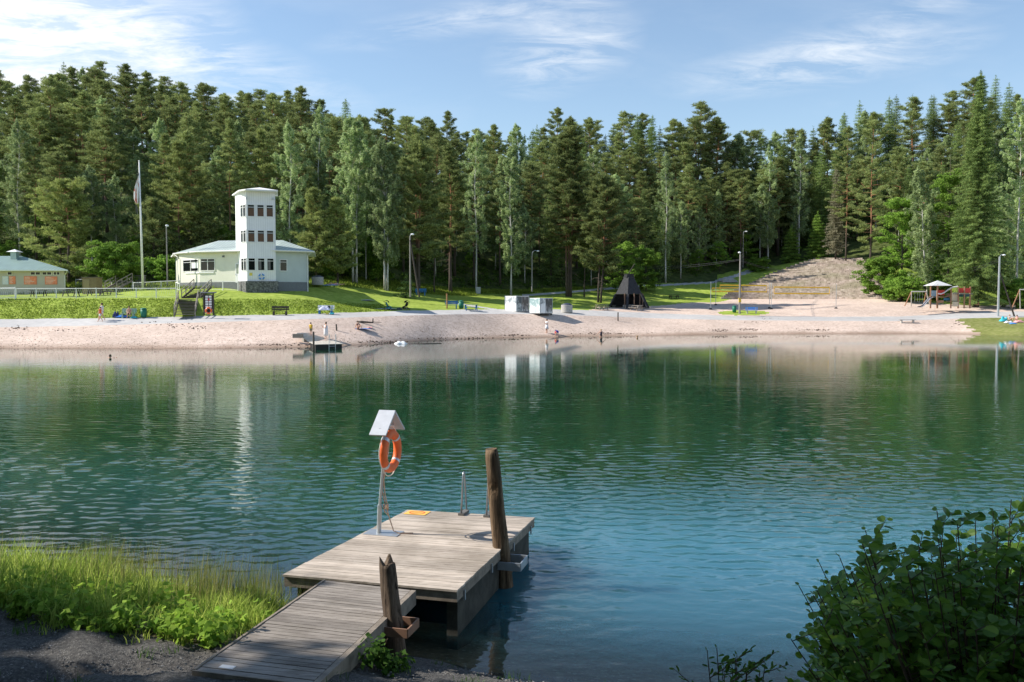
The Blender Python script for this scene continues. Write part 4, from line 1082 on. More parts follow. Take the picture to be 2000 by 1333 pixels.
# flag and pole
fb = at(279, 560, 112); ft = at(276, 315, 112).z-fb.z
fl = thing('flagpole', 'tall white flagpole with a limp flag left of the tower house', 'flagpole', fb)
mb = MB(); mb.tube([(0, 0, -.3), (-.15, 0, ft)], [.15, .07], 10); mb.build('pole', WHITE, fl, True)
mb = MB(); mb.lathe([(0, .12), (.1, .05), (.12, 0), (.1, -.05), (0, -.1)], (-.15, 0, ft), 10); mb.build('finial', WHITE, fl, True)
mfl, t, b = principled('flag_cloth'); co = t.node('ShaderNodeTexCoord').outputs['Object']
nn_ = t.noise(t.mapping(co, scale=(2.4, 1, .55)), 1.6, 2); t.l.new(t.ramp(nn_, [(.56, (.80, .79, .80)), (.62, (.60, .22, .16))]), b.inputs['Base Color']); b.inputs['Roughness'].default_value = .8
mb = MB(); zt = at(276, 335, 112).z-fb.z; n_z, n_x = 26, 9
gridf = []
for i in range(n_z):
    f = i/(n_z-1); wd = .12+1.0*math.sin(min(1, f*1.15)*math.pi*.5)**1.4*(1 if f < .85 else 1-(f-.85)*3)
    sh = -.05-.35*f
    for j in range(n_x):
        g_ = j/(n_x-1); x = -.12-wd*g_*(.75-.25*f)+ (-.25*f); gridf.append((x, .10*math.sin(g_*9+f*5)*(.3+g_), zt-f*4.1-.35*g_*(1-f)))
mb.v = gridf; mb.f = [(i*n_x+j, i*n_x+j+1, (i+1)*n_x+j+1, (i+1)*n_x+j) for i in range(n_z-1) for j in range(n_x-1)]
fo = mb.build('flag', mfl, fl, True); so_ = fo.modifiers.new('thickness', 'SOLIDIFY'); so_.thickness = .01
# ============================================================ FURNITURE ON THE FAR SHORE
def bench(name, label, u, v, m, rz=0.0, back=True, L=1.7, legm=None, group=None, Y=None, h=.45, b_=None):
    b_ = b_ or ground(u, v); root = thing(name, label, 'bench', b_, rz, group); legm = legm or m
    mb = MB()
    for q in (-.16, 0, .16): mb.box((0, q, h), (L, .13, .04))
    mb.build('seat', m, root)
    if back:
        mb = MB()
        for q in (.62, .80, .94): mb.box((0, .24+.12*(q-.6), q), (L, .035, .13))
        mb.build('backrest', m, root)
    for s in (-.36, .36):
        mb = MB(); mb.box((s*L, 0, h/2-.05), (.16, .42, h+.02)); 
        if back: mb.bar((s*L, .20, h-.05), (s*L, .29, .98), .08, .05, (0, 1, 0))
        mb.build('leg', legm, root)
    return root
bench('park_bench', 'blue bench with backrest at the foot of the braced lamp post', 822, 577, BLUE, R(5))
bench('park_bench', 'blue bench beside a wooden stake at the edge of the gravel path', 882, 603, BLUE, R(4))
bench('park_bench', 'bright blue bench with concrete feet on the small grass island', 1468, 613, LBLUE, R(-8), legm=CONC, L=1.8)
bench('park_bench', 'dark brown bench at the foot of the grass bank', 547, 616, DARKWOOD, R(2), L=1.9)
bench('low_bench', 'backless wooden bench on the sand below the playground', 1772, 631, GREYWOOD, R(-1), False, 2.3, CONC)
bw = bench('park_bench', 'white bench heaped with clothes at the end of the grass bank', 636, 614, WHITE, R(-4), L=1.9, legm=BLUE)
bb = bench('park_bench', 'pale green bench on the grass bank where a shirtless person sits', 251, 621, mat('pale_green_paint', (.30, .45, .38), .6), 0, True, 1.6)
def cloth_lump(name, label, cat, p, d, m, rz=0.0, group=None, amp=.35, seed=1):
    g = random.Random(seed); mb = MB(); n, k = 14, 10; ph = [g.uniform(0, 6) for _ in range(4)]
    for i in range(n):
        for j in range(k):
            x = (i/(n-1)-.5); y = (j/(k-1)-.5); e = min(1, 6*(.5-abs(x)))*min(1, 6*(.5-abs(y)))
            z = d[2]*e*(1-amp+amp*math.sin(x*9+ph[0])*math.cos(y*8+ph[1]))
            mb.v.append((x*d[0]*(1+.08*math.sin(y*11+ph[2])), y*d[1]*(1+.08*math.sin(x*12+ph[3])), max(.012, z)))
    mb.f = [(i*k+j, (i+1)*k+j, (i+1)*k+j+1, i*k+j+1) for i in range(n-1) for j in range(k-1)]
    q = len(mb.v); rim = [i*k for i in range(n)]+[(n-1)*k+j for j in range(1, k)]+[i*k+k-1 for i in range(n-2, -1, -1)]+[j for j in range(k-2, 0, -1)]
    mb.v += [(mb.v[i][0], mb.v[i][1], 0) for i in rim]; m_ = len(rim)
    for i in range(m_): j = (i+1) % m_; mb.f.append((rim[j], rim[i], q+i, q+j))
    o = mb.build(name, m, None, True, p); o.rotation_euler = (0, 0, rz); return tag(o, label, cat, group)
LILAC = mat('lilac_towel', (.55, .56, .72), .9, var=.2, scale=5); BTOW = mat('blue_towel', (.05, .20, .62), .9); TEAL = mat('teal_cloth', (.05, .42, .50), .9); PINK = mat('pink_cloth', (.72, .35, .33), .9)
p = bw.location
cloth_lump('towel', 'lilac towel draped over the white bench', 'towel', p+Vector((-.1, .02, .48)), (1.2, .5, .42), LILAC, 0, seed=2)
cloth_lump('jacket', 'dark jacket on the right end of the white bench', 'jacket', p+Vector((.3, .2, .70)), (.4, .3, .3), BLACK, 0, seed=3)
cloth_lump('bag', 'yellow and teal beach bag under the white bench', 'bag', p+Vector((.75, -.15, 0)), (.5, .35, .3), TEAL, 0, seed=4)
cloth_lump('bag', 'yellow bag under the middle of the white bench', 'bag', p+Vector((.2, -.1, 0)), (.35, .3, .22), YELL, 0, seed=5)
q = bb.location
cloth_lump('towel', 'blue towel lying along the grass left of the seated person', 'towel', ground(236, 622)+Vector((0, .3, .1)), (1.5, .4, .28), BTOW, 0, seed=6)
cloth_lump('backpack', 'dark blue backpack at the left end of the blue towel', 'backpack', ground(223, 622)+Vector((0, .4, .05)), (.6, .45, .75), mat('navy_cloth', (.03, .04, .14), .9), 0, seed=7)
cloth_lump('towel', 'pale teal towel beside the seated person on the grass bank', 'towel', ground(262, 622)+Vector((0, 0, .03)), (.7, .35, .2), TEAL, 0, seed=8)

def bin_(label, u, v, m=GREENP, h=1.0, r=.32):
    b_ = ground(u, v); root = thing('litter_bin', label, 'bin', b_); mb = MB()
    mb.lathe([(0, .05), (r*.85, .05), (r, h*.5), (r, h*.92), (r*.9, h*.92), (r*.85, h*.5), (0, .3)], n=14); mb.build('bucket', m, root, True)
    mb = MB(); mb.lathe([(0, h*1.08), (r*.7, h*1.05), (r*1.08, h*.97), (r*1.08, h*.93)], n=14); mb.build('lid', m, root, True)
    mb = MB(); mb.tube([(0, r+.05, -.1), (0, r+.05, h)], .04, 6); mb.build('post', STEEL, root)
bin_('green litter bin on the grass bank right of the seated person', 281, 621)
bin_('green litter bin between the blue bench and the blue picnic table', 901, 604, h=1.05)
bin_('dark green litter bin on the small grass island', 1434, 611, h=1.0)
def well(label, u, v, Y=None):
    b_ = ground(u, v) if Y is None else at(u, v, Y); root = thing('concrete_ring_bin', label, 'bin', b_); mb = MB()
    mb.lathe([(0, .05), (.76, 0), (.78, .05), (.78, 1.02), (.76, 1.05), (.66, 1.05), (.66, .4), (0, .4)], n=20); mb.build('ring', CONC, root)
    mb = MB(); mb.lathe([(0, 1.30), (.3, 1.28), (.66, 1.16), (.72, 1.07), (.72, 1.055)], n=20); mb.build('lid', mat('dark_lid', (.05, .06, .09), .5), root, True)
well('round concrete bin with domed lid beside the right wing of the house', 620.5, 557, 117)
well('round concrete bin with domed lid between the picture crates and the black hut', 1107, 611)
def picnic(label, u, v, rz, m=DARKWOOD, sc=1.0, group=None, Y=None):
    b_ = ground(u, v) if Y is None else g3(u, Y); root = thing('picnic_table', label, 'picnic table', b_, rz, group); mb = MB()
    for q_ in (-.28, -.09, .09, .28): mb.box((0, q_, .74), (1.9, .17, .045))
    mb.build('tabletop', m, root)
    for s in (-1, 1):
        mb = MB(); mb.box((0, s*.72, .45), (1.9, .26, .045)); mb.build('seat', m, root)
    for s in (-1, 1):
        mb = MB(); mb.bar((s*.7, -.25, .72), (s*.7, -.6, 0), .07, .1, (1, 0, 0)); mb.bar((s*.7, .25, .72), (s*.7, .6, 0), .07, .1, (1, 0, 0)); mb.box((s*.62, 0, .39), (.06, 1.66, .09)); mb.build('leg', m, root)
    return root
for u, Yp, rz, lab in ((77, 105, .2, 'dark picnic table in front of the kiosk, leftmost behind the fence'), (140, 104, -.1, 'long dark picnic table behind the fence, second from the left'),
                      (188, 104.5, .05, 'dark picnic table behind the fence, second from the right'), (214, 106, -.3, 'dark picnic table behind the fence, nearest the wooden ramp')):
    picnic(lab, u, 0, rz, group='picnic tables behind the long fence', Y=Yp)
picnic('weathered picnic table on the left of the black hut', 1175, 606, .5, GREYWOOD)
picnic('weathered picnic table on the right of the black hut entrance', 1243, 607, -1.0, GREYWOOD)
picnic('blue picnic table right of the green litter bin by the path', 920, 607, .2, BLUE)
picnic('dark picnic table in the grass below the climbing path', 1316, 584, .2)
# wooden stake, short post, box by the trees
def stake(label, u, v, h, m, s=.14):
    b_ = ground(u, v); mb = MB(); mb.box((0, 0, h/2-.1), (s, s, h+.2), .3, taper=.9); mb.box((0, 0, h), (s*1.25, s*1.25, .06), .3); o = mb.build('wooden_stake', m, None, loc=b_); tag(o, label, 'stake')
stake('tall brown stake behind the blue bench by the path', 873, 603, 1.9, mat('brown_stake', (.38, .20, .10), .8), .17)
stake('short dark post standing alone on the sand above the waterline', 1207, 627, 1.1, DARKWOOD, .13)
b_ = g3(176, 109); root = thing('shed', 'small brown panelled shed between the kiosk and the wooden ramp', 'shed', b_); SHB = mat('brown_boards', (.24, .18, .10), .8, var=.15)
mb = MB(); mb.box((0, .8, 1.0), (1.75, 1.6, 2.1)); mb.build('wall', SHB, root); mb = MB(); mb.box((-.02, .8, 2.10), (1.95, 1.8, .07)); mb.build('roof', mat('felt', (.2, .17, .14), .9), root)
mb = MB(); mb.box((-.35, -.02, .95), (.75, .05, 1.8)); mb.build('door', mat('brown_door', (.32, .25, .14), .8), root)
b_ = g3(271, 119); root = thing('cabinet', 'dark grey utility cabinet behind the flagpole fence', 'cabinet', b_)
mb = MB(); mb.box((0, 0, .75), (1.7, .9, 1.5)); mb.build('housing', PLINTH, root); mb = MB(); mb.box((0, 0, 1.53), (1.85, 1.05, .07)); mb.build('top', mat('cabinet_top', (.3, .32, .34), .6), root)
b_ = ground(934, 574); root = thing('cabinet', 'pale small electric cabinet in the shade at the forest edge', 'cabinet', b_)
mb = MB(); mb.box((0, 0, .55), (.8, .45, 1.1)); mb.build('housing', mat('pale_cabinet', (.5, .52, .5), .6), root); mb = MB(); mb.box((.0, -.24, .55), (.68, .02, .9)); mb.build('door', mat('pale_cabinet_door', (.42, .45, .43), .6), root)

# boulder at the path bend
def rock(label, p, d, seed, m):
    g = random.Random(seed); mb = MB(); n, k = 12, 7
    for i in range(k):
        for j in range(n):
            a = 2*math.pi*j/n; e = math.pi/2*i/(k-1); r_ = 1+.22*math.sin(a*2+seed)+.12*g.uniform(-1, 1)
            mb.v.append((d[0]*math.cos(a)*math.cos(e)*r_, d[1]*math.sin(a)*math.cos(e)*r_, d[2]*math.sin(e)*(1+.1*g.uniform(-1, 1))-.1))
    mb.f = [(i*n+j, i*n+(j+1) % n, (i+1)*n+(j+1) % n, (i+1)*n+j) for i in range(k-1) for j in range(n)]
    o = mb.build('boulder', m, None, False, p); tag(o, label, 'rock')
rock('pale boulder beside the climbing path left of the stone steps', ground(1419, 551), (2.2, 1.2, 1.1), 4, mat('pale_rock', (.33, .32, .31), .9, var=.3))

# notice board
nb_ = g3(408, 93.9); nb_.z = at(408, 616.5, 93.9).z; nbt = thing('notice_board', 'dark notice board under a small roof at the foot of the wooden stairs', 'notice board', nb_, R(-4))
hN = at(408, 573, 93.9).z-nb_.z
for s in (-1, 1):
    mb = MB(); mb.box((s*.52, 0, hN/2), (.13, .12, hN)); mb.build('post', DARKWOOD, nbt)
mb = MB(); mb.box((0, .02, hN*.52), (.92, .06, hN*.8)); bd_ = mb.build('board', mat('dark_board', (.035, .035, .04), .7), nbt)
mb = MB(); mb.box((0, 0, hN+.06), (1.55, .55, .09)); mb.build('roof', mat('board_roof', (.30, .32, .33), .7), nbt)
mb = MB()
for q_ in range(5):
    for s in (-1, 1): mb.box((s*.19, -.022, hN*.84-q_*.27), (.30, .012, .2))
mb.build('notices', WHITE, bd_)
mb = MB(); mb.box((.03, -.032, hN*.84-.30), (.2, .012, .22)); mb.build('red_notice', mat('red_paint', (.6, .05, .05), .6), bd_)
def lifebuoy(label, p, M, R_=.30, r=.085, seg=True):
    root = thing('lifebuoy', label, 'lifebuoy', p); mb = MB(); mb.torus((0, 0, 0), M, R_, r, n=36, m=12, flat=.85); mb.build('ring', ORANGE, root, True)
    REF = mat('reflective_tape', (.55, .57, .60), .35, .3)
    for k in range(4):
        a = k*math.pi/2+math.pi/4; mb = MB(); mb.torus((0, 0, 0), M, R_, r*1.03, a-.09, a+.09, 3, 12, flat=.87); mb.build('reflective_band', REF, root, True)
    mb = MB(); pts = []
    for k in range(49):
        a = 2*math.pi*k/48; rr = R_+r+.012+.045*abs(math.sin(2*(a-math.pi/4))); pts.append(M @ Vector((rr*math.cos(a), .01, rr*math.sin(a))))
    mb.tube(pts, .009, 5, False); mb.build('grab_line', mat('white_rope', (.75, .70, .62), .8), root, True)
    return root
lifebuoy('orange lifebuoy hanging on the lower part of the notice board', nb_+Vector((.05, -.16, .52)), Matrix.Identity(3), .29, .09)

# picture crates on wheels
def photo_mat(name, seed, sc, lo, hi, thr):
    m, t, b = principled(name); co = t.node('ShaderNodeTexCoord').outputs['Object']
    n = t.noise(t.mapping(co, loc=(seed, 0, seed), scale=(1, 1, .7)), sc, 8, .65, .6)
    z = t.node('ShaderNodeSeparateXYZ', {0: co}).outputs[2]
    f = t.math('ADD', n, t.math('MULTIPLY', t.math('SINE', t.math('MULTIPLY', z, 2.6)), .08))
    t.l.new(t.ramp(f, [(thr-.08, lo), (thr, tuple((a+c_)/2 for a, c_ in zip(lo, hi))), (thr+.06, hi)]), b.inputs['Base Color']); b.inputs['Roughness'].default_value = .4
    return m
PH = [photo_mat('winter_photo', 1, 1.6, (.25, .28, .30), (.80, .82, .83), .42), photo_mat('pale_photo', 5, 2.2, (.30, .42, .42), (.80, .84, .84), .50), photo_mat('grey_photo', 9, 2.0, (.05, .05, .055), (.34, .34, .35), .55), photo_mat('blue_grey_photo', 13, 2.4, (.04, .06, .07), (.42, .48, .50), .55)]
def crate(label, uL, uM, uR, vb, vt, Y, ph):
    pM = at(uM, vb, Y); base = pM.z; s1 = 1.75
    pL = at(uL, vb, Y+1.25); pR = at(uR, vb, Y+1.35); pL.z = pR.z = base; hh = at(uM, vt, Y).z-base
    o0 = Vector((pM.x, pM.y, base)); root = thing('picture_crate', label, 'display crate', o0, 0, 'picture crates on the path'); pB = pL+pR-pM
    L, M_, R_, B_ = [Vector((p.x, p.y, 0))-Vector((o0.x, o0.y, 0)) for p in (pL, pM, pR, pB)]
    mb = MB(); mb.prism([M_*1, R_, B_, L], .28, hh-.03); mb.build('box', WHITE, root)
    for a_, b_, mm, fr0, fr1 in ((L, M_, ph[0], .03, .97), (M_, R_, ph[1], .03, .42), (M_, R_, ph[2], .44, .97)):
        d = (b_-a_); n_ = Vector((d.y, -d.x, 0)).normalized(); p0, p1 = a_+d*fr0, a_+d*fr1
        mb = MB(); mb.prism([p0+n_*.003, p0+n_*.02, p1+n_*.02, p1+n_*.003], .36, hh-.1); mb.build('photograph', mm, root)
    mb = MB()
    for p_ in (L, M_, R_, B_): mb.box((p_.x*.99, p_.y*.99, hh/2+.13), (.07, .07, hh-.22))
    mb.build('corner_profile', STEEL, root)
    mb = MB(); mb.prism([M_*.96+B_*.04, R_*.96, B_*.96, L*.96], .12, .26); mb.build('chassis', BLACK, root)
    for p_ in (M_*.9+B_*.1, R_*.9, L*.9, B_*.92): 
        mb = MB(); mb.tube([(p_.x, p_.y-.06, .12), (p_.x, p_.y+.06, .12)], .12, 12); mb.build('wheel', BLACK, root)
    mb = MB(); d = R_-M_; n_ = Vector((d.y, -d.x, 0)).normalized()
    for q_ in range(4): 
        p_ = M_+d*(.5+.13*q_)+n_*.024; mb.box((p_.x, p_.y, .46), (.1, .03, .2), math.atan2(d.y, d.x))
    mb.build('lattice', WHITE, root)
crate('white crate with large photographs, the left one of two on the path', 986, 1009, 1033, 613, 578, 115.0, (PH[0], PH[3], PH[2]))
crate('white crate with large photographs, the right one of two on the path', 1034, 1055, 1079, 616.5, 582, 113.5, (PH[1], PH[0], PH[2]))

# volleyball
NETY = mat('yellow_tape', (.85, .50, .05), .6); NETW = mat('net_cord', (.35, .34, .3), .8)
def net(label, a_, b_, h):
    root = thing('volleyball_net', label, 'net', a_); d = b_-a_
    for f0, f1 in (((0, 0, h), (1, 1, h)), ((0, 0, 0), (1, 1, 0))):
        mb = MB(); mb.bar(Vector((0, 0, f0[2])), d+Vector((0, 0, f1[2])), .03, .21); mb.build('tape', NETY, root)
    for e in (Vector((0, 0, 0)), d): 
        mb = MB(); mb.box(e+Vector((0, 0, h/2)), (.06, .06, h)); mb.build('side_tape', NETY, root)
    mb = MB()
    for i in range(1, 40): mb.box(d*i/40+Vector((0, 0, h/2)), (.008, .008, h-.1))
    for i in range(1, 5): mb.bar(Vector((0, 0, h*i/5)), d+Vector((0, 0, h*i/5)), .008, .008)
    mb.build('netting', NETW, root)
net('yellow edged volleyball net left of centre, in front of the dark foot of the steps', at(1406, 569.5, 140), at(1497.5, 570.5, 140), 1.0)
net('yellow edged volleyball net on the right, in front of the pale steps', at(1512, 573.5, 138), at(1620, 574, 142), 1.0)
net('faint far volleyball net seen behind the left net', at(1391, 570, 150), at(1448, 569, 152), .6)
for u, vb, vt, Y, lab in ((1388, 591, 551, 138, 'grey volleyball post furthest left'), (1398, 581, 551, 146, 'grey volleyball post just right of the furthest left one'), (1503, 585, 552, 140, 'left one of the paired grey posts between the nets'),
                      (1506.5, 583, 552, 139, 'right one of the paired grey posts between the nets'), (1633, 588, 556, 138, 'thin volleyball post right of the right net')):
    b_ = at(u, vb, Y); b_.z = gz(b_.x, Y); root = thing('net_post', lab, 'post', b_, 0, 'volleyball posts'); hh = at(u, vt, Y).z-b_.z
    mb = MB(); mb.tube([(0, 0, -.1), (0, 0, hh)], .045, 8); mb.build('pole', STEEL, root); mb = MB(); mb.lathe([(0, .22), (.16, .2), (.26, .05), (.26, -.1)], n=10); mb.build('foot', BLACK, root)

# playground
PLW = mat('playground_post', (.36, .19, .11), .75, var=.2); RED = mat('red_board', (.62, .06, .05), .5); PGR = mat('grey_roof_board', (.55, .55, .55), .6); BEIGE = mat('beige_board', (.62, .50, .36), .7); SLB = mat('steel_blue_panel', (.28, .38, .46), .5)
YP = 132.0
def pp(u, v, Y=YP): return at(u, v, Y)
gp = pp(1831, 600); gb = gp.z; pg = thing('play_tower', 'wooden play tower with grey roof, slide, white arched bridge and red boards', 'playground tower', gp)
def L_(u, v, dy=0.0): return at(u, v, YP+dy)-gp
for u, vt, dy in ((1818, 556, 0), (1831, 556, -.8), (1818.5, 556, 1.5), (1832, 556, 1.6), (1858, 560, -.4), (1872, 560, -.8), (1872.5, 562, 1.2), (1884, 560, -.8), (1895.5, 560, -.4), (1895, 562, 1.4), (1858, 562, 1.4)):
    tp_ = L_(u, vt, dy); mb = MB(); mb.box((tp_.x, tp_.y, tp_.z/2-.1), (.15, .15, tp_.z+.2)); mb.build('post', PLW, pg)
mb = MB(); ce = L_(1831, 558.5, .4); q = [(-1.5, -1.5), (1.5, -1.5), (1.5, 1.5), (-1.5, 1.5)]
for i in range(4): mb.face([(ce.x+q[i][0], ce.y+q[i][1], ce.z), (ce.x+q[(i+1) % 4][0], ce.y+q[(i+1) % 4][1], ce.z), (ce.x, ce.y, ce.z+.8)])
mb.face([(ce.x+a_, ce.y+b_, ce.z) for a_, b_ in reversed(q)]); mb.build('roof', PGR, pg)
def slab(nm, u0, u1, v0, v1, dy, m, th=.05):
    a_ = L_(u0, v1, dy); b_ = L_(u1, v0, dy); mb = MB(); mb.box(((a_.x+b_.x)/2, dy, (a_.z+b_.z)/2), (b_.x-a_.x, th, b_.z-a_.z)); return mb.build(nm, m, pg)
slab('side_board', 1819.5, 1830, 568, 579, -.2, SLB); slab('side_board', 1832, 1845, 567, 577, .6, RED); slab('side_board', 1873, 1883.5, 563, 572.5, -.6, RED); slab('side_board', 1885, 1895, 563, 572.5, -.5, RED); slab('side_board', 1873, 1894, 574, 580, .9, mat('dark_teal', (.03, .12, .13), .6))
slab('climbing_wall', 1859, 1871, 572, 588, -.5, BEIGE); slab('climbing_wall', 1860, 1872, 590, 599, -.9, BEIGE); slab('play_counter', 1832, 1843, 587, 592, -.7, PLW); slab('side_board', 1843, 1857, 582, 587, .2, mat('blue_board', (.06, .20, .35), .6))
slab('side_board', 1872.5, 1883, 573, 575, -1.0, GREYWOOD, .6)
for u0, u1, v in ((1818, 1832, 580.5), (1858, 1896, 574.5), (1858, 1872, 589)):
    a_ = L_(u0, v, 0); b_ = L_(u1, v, 0); mb = MB(); mb.box(((a_.x+b_.x)/2, .4, a_.z), (b_.x-a_.x, 2.2, .1)); mb.build('platform', GREYWOOD, pg)
for dy in (-.7, 1.0):
    mb = MB(); pts = [L_(u, v, dy) for u, v in ((1832, 574), (1838, 574.5), (1844, 572), (1852, 566), (1860, 561.5), (1871, 560))]; mb.tube(pts, .10, 8); mb.build('bridge_rail', mat('pale_rail', (.62, .58, .58), .5), pg)
mb = MB(); pts = [L_(u, v, .2) for u, v in ((1832, 580), (1840, 581), (1850, 579), (1858, 575))]
for a_, b_ in zip(pts, pts[1:]): mb.bar(a_, b_, 1.3, .06)
mb.build('bridge_deck', PLW, pg)
mb = MB(); ps = [(1820, 581), (1815, 583), (1809, 590), (1803, 597), (1798, 600), (1793, 600.5)]; pts = [L_(u, v, -.7-.25*i) for i, (u, v) in enumerate(ps)]
for a_, b_ in zip(pts, pts[1:]): mb.bar(a_, b_, .55, .04)
sl_ = mb.build('slide', STEEL, pg); mb = MB()
for s in (-.29, .29): mb.tube([p_+Vector((s*.4, s, .09)) for p_ in pts], .07, 6)
mb.build('slide_edge', mat('dark_edge', (.10, .06, .06), .5), sl_)
def swing(label, uL, uR, vt, vb, Y, seats=(.33, .66)):
    g0 = at(uL, vb, Y); o = thing('swing_set', label, 'swing', g0); W_ = at(uR, vb, Y).x-g0.x; hh = at(uL, vt, Y).z-g0.z
    mb = MB(); mb.tube([(.6, 0, hh), (W_-.3, 0, hh)], .08, 8); mb.build('crossbar', mat('pale_beam', (.55, .52, .50), .6), o)
    for x, s in ((.6, -1), (.6, 1), (W_-.3, -1), (W_-.3, 1)):
        mb = MB(); mb.tube([(x, 0, hh), (x+(-.5 if x < 1 else .15), s*1.1, -.1)], .075, 6); mb.build('leg', PLW if s > 0 else GREYWOOD, o)
    for f in seats:
        x = .6+(W_-.9)*f; mb = MB(); mb.tube([(x-.2, 0, hh), (x-.2, 0, .5)], .015, 4); mb.tube([(x+.2, 0, hh), (x+.2, 0, .5)], .015, 4); c_ = mb.build('chain', STEEL, o); mb = MB(); mb.box((x, 0, .48), (.48, .2, .05)); mb.build('seat', BLACK, o)
swing('small swing set with pale crossbar left of the slide', 1772, 1812, 570, 597, 133)
swing('swing set cut off by the right edge of the picture', 1983, 2040, 566, 602, 131)
b_ = ground(1908.5, 602); st_ = thing('spring_toy', 'small spring rider between the play tower and the lamp post', 'spring toy', b_)
mb = MB(); mb.tube([(.12*math.cos(a*.9), .12*math.sin(a*.9), .02*a) for a in range(22)], .02, 5); mb.build('spring', BLACK, st_); mb = MB(); mb.box((0, 0, .55), (.5, .14, .2)); mb.bar((.1, 0, .6), (.22, 0, .95), .08, .12); mb.build('rider', PLW, st_)
b_ = ground(1959, 600); st_ = thing('seesaw', 'low dark seesaw behind the braced lamp post', 'seesaw', b_)
mb = MB(); mb.bar((-1.0, 0, .35), (2.2, 0, .75), .2, .07); mb.build('plank', DARKWOOD, st_); mb = MB(); mb.box((0, 0, .2), (.5, .3, .5)); mb.build('pivot', DARKWOOD, st_)

# strollers
def stroller(label, u, v, m2, rz):
    b_ = ground(u, v); o = thing('stroller', label, 'stroller', b_, rz)
    for x, y, r_ in ((-.3, -.28, .14), (-.3, .28, .14), (.35, 0, .11)):
        mb = MB(); mb.torus((x, y, r_), Matrix.Identity(3), r_-.03, .03, n=14, m=6); w_ = mb.build('wheel', BLACK, o); mb = MB(); mb.tube([(x, y-.02, r_), (x, y+.02, r_)], .05, 8); mb.build('rim', STEEL, w_)
    mb = MB()
    for s in (-.26, .26):
        mb.tube([(.35, s*.2, .15), (0, s, .5), (-.45, s, 1.02)], .018, 5); mb.tube([(-.3, s, .14), (.1, s, .55)], .018, 5)
    mb.tube([(-.45, -.26, 1.02), (-.5, 0, 1.04), (-.45, .26, 1.02)], .022, 5); mb.build('frame', BLACK, o)
    mb = MB(); mb.bar((.35, 0, .42), (0, 0, .48), .42, .08); mb.bar((0, 0, .48), (-.22, 0, .95), .42, .08); mb.bar((.35, 0, .42), (.45, 0, .2), .38, .06); mb.build('seat', m2, o)
    mb = MB(); n = 9
    for i in range(n):
        a = math.pi*.05+math.pi*.62*i/(n-1)
        for j in range(7):
            y = -.24+.08*j; k = 1-.12*abs(j-3)/3; mb.v.append((-.16+.34*math.cos(a)*k, y, .86+.34*math.sin(a)*k))
    mb.f = [(i*7+j, i*7+j+1, (i+1)*7+j+1, (i+1)*7+j) for i in range(n-1) for j in range(6)]
    h_ = mb.build('hood', BLACK, o, True); s_ = h_.modifiers.new('thickness', 'SOLIDIFY'); s_.thickness = .02
    mb = MB(); mb.box((.0, 0, .26), (.45, .34, .16)); mb.build('basket', m2, o)
stroller('black stroller with teal basket standing on the pale blanket', 757.5, 606, mat('dark_teal_cloth', (.03, .22, .30), .9), R(25))
stroller('black stroller facing left on the lawn beside the path', 793, 606, BLACK, R(150))
WB = mat('pale_blanket', (.62, .66, .72), .9, var=.15, scale=3)
cloth_lump('blanket', 'pale blanket spread under the teal stroller', 'blanket', ground(752, 604)+Vector((0, 0, .02)), (2.6, 1.6, .05), WB, .1, seed=11)
cloth_lump('blanket', 'whitish lilac blanket spread on the lawn at the edge of the house shadow', 'blanket', ground(716, 587)+Vector((0, 0, .02)), (1.9, 1.6, .06), LILAC, -.4, seed=12)
cloth_lump('bag', 'dark bag lying on the lawn between the two strollers', 'bag', ground(780, 606)+Vector((0, 0, .01)), (.7, .4, .3), mat('dark_bag', (.04, .05, .07), .8), .1, seed=13)

